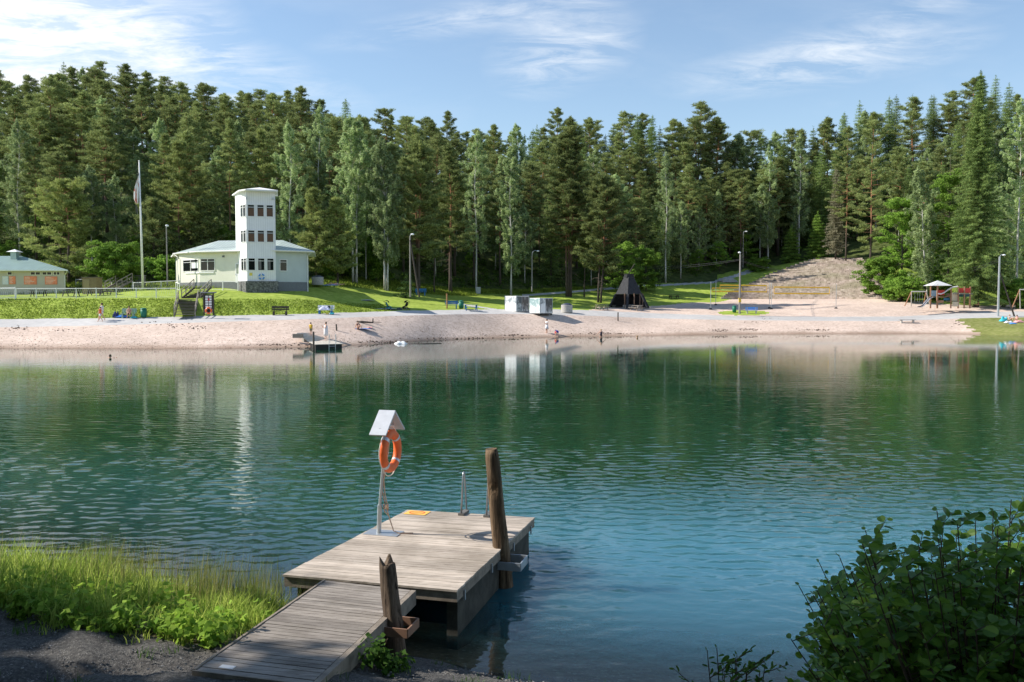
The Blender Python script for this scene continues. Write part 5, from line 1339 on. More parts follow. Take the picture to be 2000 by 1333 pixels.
# ============================================================ PEOPLE
SKIN = mat('skin', (.58, .34, .24), .55, var=.05); HAIRB = mat('brown_hair', (.06, .035, .02), .7); HAIRL = mat('fair_hair', (.35, .22, .10), .7)
def person(label, base, pose='stand', hgt=1.7, rz=0.0, hair=None, wear=(), skin=None):
    """one continuous skinned body; wear = (kind, material) pairs become clothing children"""
    J = dict(pel=(0, 0, .95), sp=(0, 0, 1.14), ch=(0, 0, 1.36), nk=(0, 0, 1.49), hd=(0, -.01, 1.58), ht=(0, -.01, 1.68), nose=(0, -.115, 1.575))
    S = {}
    for s, k in ((-1, 'l'), (1, 'r')):
        S['sh'+k] = (s*.17, 0, 1.41); S['el'+k] = (s*.23, .02, 1.14); S['wr'+k] = (s*.24, -.06, .92); S['hp'+k] = (s*.09, 0, .91); S['kn'+k] = (s*.10, -.02, .50); S['an'+k] = (s*.10, .02, .09); S['to'+k] = (s*.11, -.13, .03)
    J.update(S)
    if pose == 'walk':
        J.update(knl=(-.1, -.17, .52), anl=(-.1, -.24, .10), tol=(-.1, -.38, .06), knr=(.1, .04, .50), anr=(.1, .28, .14), tor=(.1, .17, .03), wrl=(-.24, .10, .93), wrr=(.24, -.22, .96), elr=(.23, -.06, 1.14))
    if pose == 'arms':    # hands lifted before the chest
        J.update(ell=(-.27, -.05, 1.17), wrl=(-.12, -.25, 1.28), elr=(.27, -.03, 1.15), wrr=(.14, -.24, 1.2))
    if pose in ('sit', 'sitknees'):
        dz = -.5 if pose == 'sit' else -.83
        for k in J: J[k] = (J[k][0], J[k][1]+(-.10 if k in ('nk', 'hd', 'ht', 'nose', 'shl', 'shr') and pose == 'sit' else 0), J[k][2]+dz)
        if pose == 'sit': J.update(knl=(-.13, -.44, .47), knr=(.13, -.44, .47), anl=(-.13, -.46, .09), anr=(.14, -.46, .09), tol=(-.14, -.60, .03), tor=(.14, -.60, .03), ell=(-.24, -.2, .62), elr=(.24, -.2, .62), wrl=(-.1, -.44, .58), wrr=(.1, -.44, .56))
        else: J.update(knl=(-.12, -.36, .50), knr=(.12, -.38, .48), anl=(-.12, -.55, .09), anr=(.13, -.6, .08), tol=(-.12, -.69, .03), tor=(.13, -.74, .03), ell=(-.26, .05, .36), elr=(.26, .02, .34), wrl=(-.26, .18, .12), wrr=(.18, -.28, .42))
    if pose == 'crouch':
        for k in J: J[k] = (J[k][0], J[k][1]-.34*max(0, J[k][2]-.95), (J[k][2]-.95)*.82+.42)
        J.update(knl=(-.13, -.32, .50), knr=(.13, -.32, .50), anl=(-.11, .02, .09), anr=(.11, .02, .09), tol=(-.11, -.13, .03), tor=(.11, -.13, .03), hpl=(-.09, 0, .40), hpr=(.09, 0, .40), ell=(-.2, -.4, .5), elr=(.2, -.4, .5), wrl=(-.1, -.48, .28), wrr=(.1, -.48, .26))
    if pose == 'bend':
        for k in ('sp', 'ch', 'nk', 'hd', 'ht', 'nose', 'shl', 'shr'):
            x, y, z = J[k]; a = R(65); dz = z-.95; J[k] = (x, y*math.cos(a)-dz*math.sin(a), .95+dz*math.cos(a)+y*math.sin(a)*.5)
        J.update(ell=(-.2, -.42, .85), elr=(.2, -.42, .85), wrl=(-.12, -.45, .55), wrr=(.12, -.45, .55))
    if pose == 'lie':
        for k in J:
            x, y, z = J[k]; J[k] = (x, z-.95, .13-y*.9+(.04 if k in ('hd', 'ht', 'nose') else 0))
        J.update(knl=(-.12, -.40, .36), anl=(-.12, -.66, .08), tol=(-.12, -.78, .05), wrl=(-.35, .1, .06), wrr=(.3, .05, .06))
    if pose == 'wade':
        J.update(ell=(-.38, -.02, 1.2), wrl=(-.50, -.14, 1.02), elr=(.38, 0, 1.2), wrr=(.50, -.12, 1.02))
    if pose == 'swim':
        for k in J:
            x, y, z = J[k]; J[k] = (x, (1.45-z)*.95, -.12-(1.45-z)*.12)
        J.update(nk=(0, -.06, -.02), hd=(0, -.13, .08), ht=(0, -.14, .18), nose=(0, -.25, .075), ell=(-.3, -.2, -.12), wrl=(-.2, -.45, -.05), elr=(.3, -.2, -.12), wrr=(.22, -.42, -.06))
    rad = dict(pel=.125, sp=.105, ch=.125, nk=.05, hd=.088, ht=.065, nose=.018, sh=.06, el=.042, wr=.027, hp=.095, kn=.058, an=.037, to=.034)
    edges = [('pel', 'sp'), ('sp', 'ch'), ('ch', 'nk'), ('nk', 'hd'), ('hd', 'ht'), ('hd', 'nose')]
    for k in 'lr': edges += [('ch', 'sh'+k), ('sh'+k, 'el'+k), ('el'+k, 'wr'+k), ('pel', 'hp'+k), ('hp'+k, 'kn'+k), ('kn'+k, 'an'+k), ('an'+k, 'to'+k)]
    names = list(J); vs = [Vector(J[k]) for k in names]; rr = [rad.get(k, rad.get(k[:2], .04)) for k in names]; es = [(names.index(a), names.index(b)) for a, b in edges]
    for k in 'lr':          # palm and five fingers
        w_ = Vector(J['wr'+k]); d = (w_-Vector(J['el'+k])).normalized(); sd = d.cross(Vector((0, 1, 0))); sd = sd.normalized() if sd.length > .1 else Vector((1, 0, 0)); up = sd.cross(d)
        pi_ = len(vs); vs.append(w_+d*.07); rr.append(.028); es.append((names.index('wr'+k), pi_))
        for q_, (off, ln) in enumerate(((-.03, .07), (-.01, .085), (.01, .08), (.028, .06))):
            a_ = len(vs); vs += [w_+d*.11+sd*off, w_+d*(.11+ln)+sd*off*1.2+up*(-.02)]; rr += [.0095, .0075]; es += [(pi_, a_), (a_, a_+1)]
        a_ = len(vs); vs.append(w_+d*.10-sd*.055); rr.append(.010); es.append((pi_, a_))
    sc = hgt/1.73
    me = bpy.data.meshes.new('person'); me.from_pydata([tuple(v*sc) for v in vs], es, []); me.materials.append(skin or SKIN)
    body = bpy.data.objects.new('person', me); C.objects.link(body)
    sk = body.modifiers.new('skin', 'SKIN'); sk.use_smooth_shade = True
    if not me.skin_vertices: me.attributes.new  # the modifier adds its own layer below
    try:
        lay = me.skin_vertices[0]
    except Exception:
        import bmesh
        bmm = bmesh.new(); bmm.from_mesh(me); bmm.verts.layers.skin.verify(); bmm.to_mesh(me); bmm.free(); lay = me.skin_vertices[0]
    for i, r_ in enumerate(rr): lay.data[i].radius = (r_*sc, r_*sc); lay.data[i].use_root = (i == 0)
    ss = body.modifiers.new('smooth', 'SUBSURF'); ss.levels = 1; ss.render_levels = 1
    body.location = base; body.rotation_euler = (0, 0, rz); tag(body, label, 'person')
    V = lambda k: Vector(J[k])*sc
    mb = MB(); hd, ht = V('hd'), V('ht'); ax = (ht-hd).normalized(); bk = Vector((0, .03, 0))*sc
    mb.tube([hd+ax*-.03*sc+bk*1.6, hd+ax*.04*sc+bk, ht+ax*.0*sc+bk*.7, ht+ax*.055*sc+bk*.4], [.075*sc, .102*sc, .098*sc, .05*sc], 12); mb.build('hair', hair or HAIRB, body, True)
    for kind, m in wear:
        mb = MB()
        if kind in ('shirt', 'dress'):
            mb.tube([V('nk').lerp(V('ch'), .3), V('ch').lerp(V('nk'), .3), V('ch'), V('sp'), V('pel')+Vector((0, 0, -.02 if kind == 'shirt' else -.1))*sc], [.08*sc, .15*sc, .165*sc, .14*sc, .16*sc], 14)
            for k in 'lr': mb.tube([V('sh'+k)*1.0, V('sh'+k).lerp(V('el'+k), .6)], [.078*sc, .068*sc], 10)
        if kind == 'dress': mb.tube([V('pel'), V('pel')+Vector((0, 0, -.45))*sc], [.16*sc, .25*sc], 14)
        if kind == 'towel': mb.tube([V('ch')+Vector((0, 0, .02)), V('sp'), V('pel'), V('pel')+Vector((0, 0, -.35))*sc, V('pel')+Vector((0, 0, -.62))*sc], [.18*sc, .19*sc, .21*sc, .22*sc, .21*sc], 14)
        if kind == 'shorts':
            mb.tube([V('pel').lerp(V('sp'), .3), V('pel'), (V('hpl')+V('hpr'))/2], [.14*sc, .155*sc, .14*sc], 14)
            for k in 'lr': mb.tube([V('hp'+k), V('hp'+k).lerp(V('kn'+k), .62)], [.115*sc, .095*sc], 10)
        if kind == 'swimsuit': mb.tube([V('ch').lerp(V('nk'), .2), V('ch'), V('sp'), V('pel')+Vector((0, 0, -.04))], [.12*sc, .15*sc, .127*sc, .15*sc], 14)
        mb.build(kind, m, body, True)
    return body
WSH = mat('white_cloth', (.72, .70, .70), .9); OSH = mat('orange_cloth', (.70, .16, .05), .9); DSH = mat('dark_cloth', (.03, .03, .05), .9); YSH = mat('yellow_cloth', (.72, .48, .06), .9); REDC = mat('red_cloth', (.65, .05, .07), .9); BLC = mat('blue_cloth', (.04, .09, .55), .9)
person('person in an orange top and pale shorts walking left on the path', ground(196, 629), 'walk', 1.62, R(-80), HAIRB, (('shirt', OSH), ('shorts', WSH)))
person('person in a white top walking on the path behind the one in orange', ground(199.5, 626), 'walk', 1.85, R(-70), HAIRB, (('shirt', WSH), ('shorts', WSH)))
person('shirtless person in dark shorts sitting bent forward on the pale green bench', bb.location+Vector((.15, -.12, .0)), 'sit', 1.75, R(15), HAIRB, (('shorts', DSH),))
person('person in a dark swimsuit sitting with raised knees on the blue towel on the beach', ground(699, 644)+Vector((0, 0, .05)), 'sitknees', 1.7, R(40), HAIRB, (('swimsuit', DSH),))
cloth_lump('towel', 'bright blue towel on the beach under the seated person', 'towel', ground(704, 643)+Vector((0, 0, .015)), (2.2, .9, .06), BTOW, .05, seed=15)
cloth_lump('towel', 'small pink towel at the right end of the bright blue one', 'towel', ground(722, 641)+Vector((0, 0, .02)), (.6, .4, .12), PINK, .05, seed=16)
mb = MB(); q = ground(707, 631.5); mb.tube([(-.9, 0, .06), (0, .05, .14), (1.2, 0, .05)], [.10, .12, .07], 7); o = mb.build('driftwood_log', DARKWOOD, None, True, q); tag(o, 'weathered log lying on the beach behind the blue towel', 'log')
mb = MB(); q = ground(728, 631); mb.tube([(0, 0, -.1), (.03, 0, .5)], [.08, .06], 6); mb.tube([(.0, 0, .1), (1.0, -.1, .03)], [.04, .02], 5); o = mb.build('driftwood_stump', DARKWOOD, None, True, q); tag(o, 'short dark stump with a stick at the right end of the beach log', 'log')
person('person lying on a blue mat beside the round concrete bin by the house', at(651, 557.5, 116)+Vector((0, 0, .0)), 'lie', 1.7, R(-80), HAIRL, (('swimsuit', PINK),))
person('person lying behind the blue mat at the top of the house lawn', at(662, 558, 118), 'lie', 1.7, R(-95), HAIRL, (('shorts', WSH),))
cloth_lump('mat', 'light blue mat on the lawn right of the round concrete bin', 'mat', at(646, 557.8, 115.8), (1.9, .9, .12), LBLUE, 0, seed=17)
person('person in a white dress and hat walking along the edge of the water', ground(1068, 651), 'arms', 1.76, R(-60), HAIRB, (('dress', WSH),))
person('small child in red crouching at the water in front of the white dress', ground(1084.5, 656), 'crouch', 1.15, R(60), HAIRB, (('shirt', REDC),))
person('small child in blue bending over the water beside the child in red', ground(1090, 657), 'bend', 1.05, R(-70), HAIRB, (('shirt', BLC), ('shorts', BLC)))
person('person in a dark swimsuit wading waist deep near the far shore', on(1174, 659, 0)+Vector((0, 0, -.72)), 'wade', 1.7, R(0), HAIRL, (('swimsuit', DSH),))
person('swimmer low in the water right of the wading person', on(1243, 660, 0)+Vector((0, 0, .02)), 'swim', 1.7, R(60), HAIRL, ())
person('swimmer alone in the water near the left edge', on(213, 699, 0)+Vector((0, 0, .03)), 'swim', 1.7, R(80), HAIRB, ())
# sunbathers on the right lawn
for u, v, d, m, lab, sd_ in ((1960, 628, (.95, .8, .75), TEAL, 'teal beach tent bag left of the sunbathers by the slanted brace', 21), (1970, 631, (1.2, .7, .3), WSH, 'white towel heap in front of the sunbathers', 22), (1990, 630, (1.3, .8, .35), PINK, 'pink clothes heap at the right edge lawn', 23), (1979, 633, (1.0, .5, .2), LBLUE, 'light blue towel in front of the pink heap', 24)):
    cloth_lump('beach_things', lab, 'beach gear', ground(u, v), d, m, .1, seed=sd_)
person('sunbather in a white top sitting on the right lawn by the slanted brace', ground(1972, 627), 'sitknees', 1.7, R(30), HAIRL, (('shirt', WSH),))
person('sunbather in pink sitting nearest the right edge of the lawn', ground(1986, 627.5), 'sitknees', 1.65, R(-40), HAIRB, (('swimsuit', PINK),))

# far bathing jetty
PALEW = mat('pale_planks', (.56, .51, .44), .8, var=.2, isl=.2)
a_ = on(615, 673, .46); b_ = on(670, 671.5, .46); c_ = on(649, 665, .46); d_ = on(602, 667.3, .46)
jt = thing('bathing_jetty', 'pale wooden bathing jetty with ladder on the far beach', 'jetty', Vector((0, 0, 0)))
mb = MB(); n = 26
for i in range(n):
    f0, f1 = i/n, (i+.93)/n; p = [a_.lerp(d_, f0), b_.lerp(c_, f0), b_.lerp(c_, f1), a_.lerp(d_, f1)]; k = len(mb.v)
    mb.v += [(q.x, q.y, .40) for q in p]+[(q.x, q.y, .46) for q in p]; mb.f += [(k, k+3, k+2, k+1), (k+4, k+5, k+6, k+7)]+[(k+z, k+(z+1) % 4, k+4+(z+1) % 4, k+4+z) for z in range(4)]
mb.build('deck', PALEW, jt)
mb = MB(); ins = lambda p, f: p.lerp((a_+b_+c_+d_)/4, f); mb.prism([ins(a_, .06), ins(b_, .06), ins(c_, .06), ins(d_, .06)], -.15, .395); mb.build('float', BLACK, jt)
g0 = on(580, 651, 1.3); g1 = on(600, 650, 1.3)
mb = MB(); pl = [g0, g1, c_+Vector((0, .01, .012)), d_+Vector((0, .01, .012))]; n = 30
for i in range(n):
    f0, f1 = i/n, (i+.93)/n; p = [pl[3].lerp(pl[0], f0), pl[2].lerp(pl[1], f0), pl[2].lerp(pl[1], f1), pl[3].lerp(pl[0], f1)]; k = len(mb.v)
    mb.v += [(q.x, q.y, q.z-.06) for q in p]+[tuple(q) for q in p]; mb.f += [(k, k+3, k+2, k+1), (k+4, k+5, k+6, k+7)]+[(k+z, k+(z+1) % 4, k+4+(z+1) % 4, k+4+z) for z in range(4)]
mb.build('gangway', PALEW, jt)
mb = MB(); mb.box((g0.x+.15, g0.y-.2, g0.z-.27), (1.0, .35, .40)); mb.build('footing', mat('dark_footing', (.30, .26, .21), .9), jt)
for f in (.28, .62):
    p = pl[3].lerp(pl[0], f); q = pl[2].lerp(pl[1], f); mb = MB(); mb.box(((p+q)/2-Vector((0, 0, .06+.75))), ((q-p).length*.8, .25, 1.5), math.atan2((q-p).y, (q-p).x)); mb.build('support', mat('pale_support', (.42, .39, .34), .9), jt)
def jz(s, t_): return pl[3].lerp(pl[2], s).lerp(pl[0].lerp(pl[1], s), t_)
for u, lab in ((648, 'a'), (656, 'b')):
    pass
mb = MB(); l0 = on(643, 672.3, .46); l1 = on(655.5, 672, .46)
for l in (l0, l1): mb.tube([(l.x, l.y+.35, .55), (l.x, l.y+.2, 1.35), (l.x, l.y-.05, 1.35), (l.x, l.y-.12, -.6)], .025, 6)
for z in (.25, -.05, -.35): mb.tube([(l0.x, l0.y-.11, z), (l1.x, l1.y-.11, z)], .025, 6)
mb.build('ladder', STEEL, jt)
p_ = on(613, 684, 0); mb = MB(); mb.tube([(0, 0, -1.2), (-.02, 0, at(612, 648, p_.y).z)], .09, 8); o = mb.build('mooring_post', DARKWOOD, None, True, p_); tag(o, 'dark upright post in the water at the left of the far jetty', 'post')
p_ = on(657, 672, 0); mb = MB(); mb.tube([(0, .9, -1.2), (-.18, .9, at(653, 634, p_.y).z)], .08, 8); o = mb.build('mooring_post', DARKWOOD, None, True, p_); tag(o, 'dark leaning post behind the ladder of the far jetty', 'post')
person('person in a yellow shirt standing at the left of the far jetty', jz(.62, .62), 'stand', 1.35, R(160), HAIRB, (('shirt', YSH), ('shorts', mat('olive_cloth', (.2, .19, .12), .9))))
person('person wrapped in a white towel standing on the far jetty', jz(.90, .17), 'arms', 1.72, R(-75), HAIRB, (('towel', WSH),))
q = on(783, 672, 0); o = cloth_lump('pool_float', 'white inflatable float drifting at the waterline of the far beach', 'float', q, (1.3, .7, .30), WHITE, .1, seed=31)
mb = MB(); mb.tube([(0, 0, .0), (1.6, -.2, .03), (3.4, .6, .02)], .03, 5); o = mb.build('stick', DARKWOOD, None, False, q+Vector((.8, 0, 0))); tag(o, 'long thin stick floating beside the white float', 'stick')

# ============================================================ NEAR JETTY
PLK, t, b = principled('jetty_planks')
co = t.node('ShaderNodeNewGeometry'); pos_ = co.outputs['Position']; isl = co.outputs['Random Per Island']
rot = t.mapping(pos_, rot=(0, 0, R(15)), scale=(.7, 9, 3)); off_ = t.node('ShaderNodeVectorMath', {0: rot, 1: t.node('ShaderNodeCombineXYZ', {0: t.math('MULTIPLY', isl, 37.0), 1: t.math('MULTIPLY', isl, 91.0)}).outputs[0]}, operation='ADD').outputs[0]
gr_ = t.noise(off_, 3.2, 8, .7, .4)
c = t.ramp(gr_, [(.25, (.25, .205, .17)), (.5, (.48, .415, .355)), (.75, (.63, .565, .50))])
c = t.mix(1.0, c, t.ramp(isl, [(0, .74), (1, 1.08)]), 'MULTIPLY')
st = t.noise(pos_, 1.1, 5, .65); c = t.mix(1.0, c, t.ramp(st, [(.35, (.72, .70, .66)), (.6, (1.05, 1.03, 1.0))]), 'MULTIPLY')
kn = t.node('ShaderNodeTexVoronoi', {'Vector': t.mapping(pos_, rot=(0, 0, R(15)), scale=(1, 3, 1)), 'Scale': 3.1}); c = t.mix(t.math('MULTIPLY', t.math('LESS_THAN', kn.outputs['Distance'], .06), .7), c, (.09, .06, .04))
t.l.new(c, b.inputs['Base Color']); b.inputs['Roughness'].default_value = .8; b.inputs['Specular IOR Level'].default_value = .2
bn = t.node('ShaderNodeBump', {'Strength': .5, 'Distance': .006, 'Height': gr_}); t.l.new(bn.outputs[0], b.inputs['Normal'])
FASC = mat('grey_fascia_board', (.27, .225, .18), .85, var=.3, scale=7, bump=.4, isl=.3)
WETC = mat('algae_concrete', (.055, .052, .042), .85, var=.5, scale=3.5, bump=.6, bscale=14)
FL, FR, BR, BL = on(551.7, 1122.5, .70), on(892.6, 1153.2, .70), on(1044.8, 1011, .60), on(796, 996, .60)
def Dk(s, t_, dz=0.0): return FL.lerp(FR, s).lerp(BL.lerp(BR, s), t_)+Vector((0, 0, dz))
def hexa(mb, fn, s0, s1, t0, t1, z0, z1):
    k = len(mb.v); mb.v += [tuple(fn(a, b, z0)) for a, b in ((s0, t0), (s1, t0), (s1, t1), (s0, t1))]+[tuple(fn(a, b, z1)) for a, b in ((s0, t0), (s1, t0), (s1, t1), (s0, t1))]
    mb.f += [(k, k+3, k+2, k+1), (k+4, k+5, k+6, k+7)]+[(k+z, k+(z+1) % 4, k+4+(z+1) % 4, k+4+z) for z in range(4)]
jr = random.Random(5)
nj = thing('wooden_jetty', 'weathered wooden swimming jetty in the foreground on a concrete float', 'jetty', (0, 0, 0))
mb = MB(); NP = 40
for i in range(NP):
    z = jr.uniform(-.002, .002); hexa(mb, Dk, jr.uniform(-.002, .002), 1+jr.uniform(-.002, .002), i/NP, (i+.945)/NP, -.03+z, z)
mb.build('deck', PLK, nj)
for k in range(2):
    z1 = -.034-.075*k; mb = MB(); hexa(mb, Dk, .004, .996, .006, .018, z1-.072, z1); mb.build('front_board', FASC, nj)
    mb = MB(); hexa(mb, Dk, .982, .994, .02, .995, z1-.072, z1); mb.build('side_board', FASC, nj)
    mb = MB(); hexa(mb, Dk, .006, .018, .02, .995, z1-.072, z1); mb.build('side_board', FASC, nj)
    mb = MB(); hexa(mb, Dk, .004, .996, .985, .997, z1-.072, z1); mb.build('back_board', FASC, nj)
for s0, s1 in ((.06, .13), (.925, .985)):
    mb = MB(); hexa(mb, Dk, s0, s1, .03, .93, -1.0, -.184); mb.build('float_wall', WETC, nj)
mb = MB(); hexa(mb, Dk, .12, .93, .30, .92, -1.0, -.19); mb.build('float', mat('dark_float', (.03, .03, .03), .9), nj)
for t_ in (.07, .37, .66, .93):
    mb = MB(); hexa(mb, Dk, .9955, 1.004, t_, t_+.008, -.24, -.10); mb.build('clip', STEEL, nj)
# yellow plate with red ring
sg_ = thing('warning_plate', 'yellow plate with a red prohibition mark on the far left corner of the jetty', 'sign', Dk(.045, .95, .003)); ax_s = (FR-FL).normalized(); ax_t = (BL-FL).normalized(); o0 = Dk(.045, .95, .003)
mb = MB(); pl = [Dk(.03, .915, .003), Dk(.20, .915, .003), Dk(.20, .985, .003), Dk(.03, .985, .003)]; k = [p-o0 for p in pl]; mb.face(k[::-1]); mb.face([p+Vector((0, 0, .006)) for p in k]); 
for i in range(4): mb.face([k[i], k[(i+1) % 4], k[(i+1) % 4]+Vector((0, 0, .006)), k[i]+Vector((0, 0, .006))])
mb.build('plate', mat('yellow_plate', (.80, .48, .10), .5), sg_)
mb = MB(); ce = Dk(.115, .95, .0115)-o0; es_, et_ = (Dk(.2, .95)-Dk(.03, .95))*.36, (Dk(.1, .985)-Dk(.1, .915))*.40
for i in range(28):
    a0, a1 = 2*math.pi*i/28, 2*math.pi*(i+1)/28; P_ = lambda a, f: ce+es_*math.cos(a)*f+et_*math.sin(a)*f
    mb.face([P_(a0, .82), P_(a0, 1), P_(a1, 1), P_(a1, .82)])
mb.face([ce-es_*.62-et_*.5, ce-es_*.5-et_*.62, ce+es_*.62+et_*.5, ce+es_*.5+et_*.62]); mb.build('red_mark', mat('red_mark', (.70, .08, .03), .5), sg_)
# lifebuoy stand
sp_ = on(740, 1042, Dk(.12, .62).z+.004); S0 = Vector((sp_.x, sp_.y, sp_.z))
hv = ax_t.copy(); hv.z = 0; hv.normalize(); nv = ax_s.copy(); nv.z = 0; nv.normalize()
stand = thing('lifebuoy_stand', 'slim metal stand with a small tent shaped roof on the jetty', 'stand', S0); ht_ = at(759, 842, S0.y).z-S0.z
lx = .13
mb = MB(); mb.box((0.08, 0, .006), (.62, .36, .012), math.atan2(nv.y, nv.x)); mb.build('base_plate', STEEL, stand)
mb = MB(); mb.tube([(0, 0, .01), (.02, 0, .50)], .040, 10); mb.build('sleeve', STEEL, stand)
mb = MB(); mb.tube([(.02, 0, .49), (lx+.03, 0, ht_+.30)], .026, 10); mb.build('pole', STEEL, stand)
apex = Vector((lx+.03, 0, ht_+.36)); rw = .15
mroof = mat('roof_sheet', (.50, .52, .56), .45, .2, var=.08)
for s in (-1, 1):
    top_l, top_r = apex-nv*rw, apex+nv*rw; bot = hv*s*.40+Vector((0, 0, -.37)); nrm_ = Vector((0, 0, -.02)); mb = MB()
    p = [top_l, top_r, top_r+bot, top_l+bot]; pi = [x+nrm_-hv*s*.018 for x in p]
    if s < 0: p = p[::-1]; pi = pi[::-1]
    mb.face(p[::-1]); mb.face(pi)
    for i in range(4): mb.face([p[i], p[(i+1) % 4], pi[(i+1) % 4], pi[i]])
    mb.build('roof_panel', mroof, stand)
mb = MB(); mb.tube([apex-hv*.3+Vector((0, 0, -.28)), apex+hv*.3+Vector((0, 0, -.28))], .012, 6); mb.build('hook_bar', STEEL, stand)
Mr = Matrix((hv, -nv, Vector((0, 0, 1)))).transposed()
rcn = S0+Vector((lx+.03, 0, 0))-nv*.0; rcn.z = at(759, 881, S0.y).z
lifebuoy('large orange lifebuoy hanging under the little roof on the jetty stand', rcn+nv*.055, Mr, .295, .080)
mb = MB(); ROPE = mat('pink_rope', (.66, .46, .34), .85); rr_ = random.Random(4)
z1 = rcn.z-S0.z
p_ = [Vector((lx+.06, 0, z1+.15)), Vector((lx+.04, .02, z1)), Vector((lx, .0, z1-.3)), Vector((.09, 0, z1-.5)), Vector((.11, 0, z1-.75)), Vector((.16, 0, z1-1.0)), Vector((.14, 0, .42)), Vector((.20, 0, .22)), Vector((.26, -.03, .05)), Vector((.36, -.06, .018)), Vector((.6, -.05, .018))]
mb.tube(p_, .011, 5, False); mb.tube([Vector((.10, .01, z1-.42)), Vector((.06, .02, z1-.7)), Vector((.12, 0, z1-.95)), Vector((.08, .02, .5)), Vector((.1, .02, .38)), Vector((.18, 0, .3))], .011, 5, False)
for a in range(3): mb.tube([Vector((.14+.03*math.cos(k_), .03*math.sin(k_), .40+.012*k_+a*.02)) for k_ in range(7)], .010, 4, False)
o = mb.build('throw_rope', ROPE, stand, True)
# bathing ladder with two hairpin handles
la = thing('bathing_ladder', 'steel bathing ladder with tall hairpin handles at the far edge of the jetty', 'ladder', Dk(.5, .97))
o0 = Dk(.5, .97)
for u in (905.5, 954.5):
    f_ = on(u, 1004+(u-905)*.07, Dk(.5, .94).z); f_ = f_-o0; n1 = f_-hv*.13; n2 = f_+hv*.17; topz = at(908, 925, Dk(.5, .97).y).z-Dk(.5, .97).z
    tp = (n1+n2)/2+Vector((0, 0, topz)); mb = MB()
    mb.tube([n1+Vector((0, 0, .04)), tp-hv*.04+Vector((0, 0, -.05)), tp-hv*.025+Vector((0, 0, -.012)), tp, tp+hv*.025+Vector((0, 0, -.012)), tp+hv*.04+Vector((0, 0, -.05)), n2+Vector((0, 0, .04)), n2+Vector((0, 0, -.1))+hv*.14, n2+Vector((0, 0, -1.3))+hv*.14], .0175, 8); mb.build('handle', mat('worn_steel', (.34, .35, .36), .4, .8), la, True)
    mb = MB(); mb.bar(n1-hv*.03+Vector((0, 0, .022)), n2+hv*.0+Vector((0, 0, .022)), .11, .045); mb.build('foot_plate', mat('foot_plate', (.14, .13, .12), .6), la)
for z in (-.35, -.65, -.95):
    a1 = on(905.5, 1004, Dk(.5, .94).z)-o0+hv*.31; a2 = on(954.5, 1007.5, Dk(.5, .94).z)-o0+hv*.31; mb = MB(); mb.tube([a1+Vector((0, 0, z)), a2+Vector((0, 0, z))], .02, 6); mb.build('rung', STEEL, la)

# weathered piles
def pile_mat(name, lo, mid, hi):
    m, t, b = principled(name); co = t.node('ShaderNodeTexCoord').outputs['Object']
    n = t.noise(t.mapping(co, scale=(7, 7, .55)), 2.0, 8, .7, .5); n2 = t.noise(co, 2.3, 3)
    c = t.ramp(t.math('ADD', t.math('MULTIPLY', n, .75), t.math('MULTIPLY', n2, .25)), [(.36, lo), (.5, mid), (.64, hi)])
    cr = t.noise(t.mapping(co, scale=(14, 14, .35)), 1.6, 4, .6); c = t.mix(t.math('LESS_THAN', cr, .39), c, (.02, .014, .01))
    t.l.new(c, b.inputs['Base Color']); b.inputs['Roughness'].default_value = .9; b.inputs['Specular IOR Level'].default_value = .15
    bn = t.node('ShaderNodeBump', {'Strength': 1.0, 'Distance': .03, 'Height': n}); t.l.new(bn.outputs[0], b.inputs['Normal']); return m
def pile(label, bot, top, r0, r1, m, seed, notch=None, jag=False):
    g = random.Random(seed); mb = MB(); n, k = 22, 40; ax = top-bot; L = ax.length; ax.normalize(); x = ax.cross(Vector((0, 1, 0))).normalized(); y = ax.cross(x); ph = [g.uniform(0, 6) for _ in range(6)]
    for i in range(k):
        f = i/(k-1)
        for j in range(n):
            a = 2*math.pi*j/n; r_ = (r0+(r1-r0)*f)*(1+.05*math.sin(a*2+ph[0]+f*3)+.035*math.sin(a*5+ph[1])+.03*math.sin(f*17+ph[2]+a)+.012*g.uniform(-1, 1))
            if f > .965: r_ *= 1-(f-.965)*5
            if notch:
                h_ = f*L
                for (h0, h1, ac, aw, dp) in notch:
                    da = (a-ac+math.pi) % (2*math.pi)-math.pi
                    if h0 < h_ < h1 and abs(da) < aw: r_ -= dp
            dz = 0
            if jag and i == k-1: dz = -.13*max(0, math.cos(a-2.6))*g.uniform(.5, 1)+.06*math.sin(a*3+1)
            if jag and f > .9: r_ *= .98
            p = bot+ax*(L*f+dz)+x*math.cos(a)*r_+y*math.sin(a)*r_
            mb.v.append(tuple(p-bot))
    mb.f = [(i*n+j, i*n+(j+1) % n, (i+1)*n+(j+1) % n, (i+1)*n+j) for i in range(k-1) for j in range(n)]
    c_ = len(mb.v); mb.v.append(tuple(top-bot-ax*(.10 if jag else .02))); e = (k-1)*n
    mb.f += [(e+j, e+(j+1) % n, c_) for j in range(n)]
    o = mb.build('mooring_pile', m, None, True, bot); o.data.polygons.foreach_set('use_smooth', [i < (k-1)*n for i in range(len(o.data.polygons))]); return tag(o, label, 'post')
PM1 = pile_mat('weathered_pile', (.035, .025, .016), (.105, .07, .043), (.25, .175, .11)); PM2 = pile_mat('dark_weathered_pile', (.045, .034, .026), (.13, .095, .07), (.26, .20, .15))
pY = 14.05; ptop = at(959.5, 877, pY); pbot = at(981, 1098, pY); dirp = (ptop-pbot); pb2 = pbot-dirp*.75
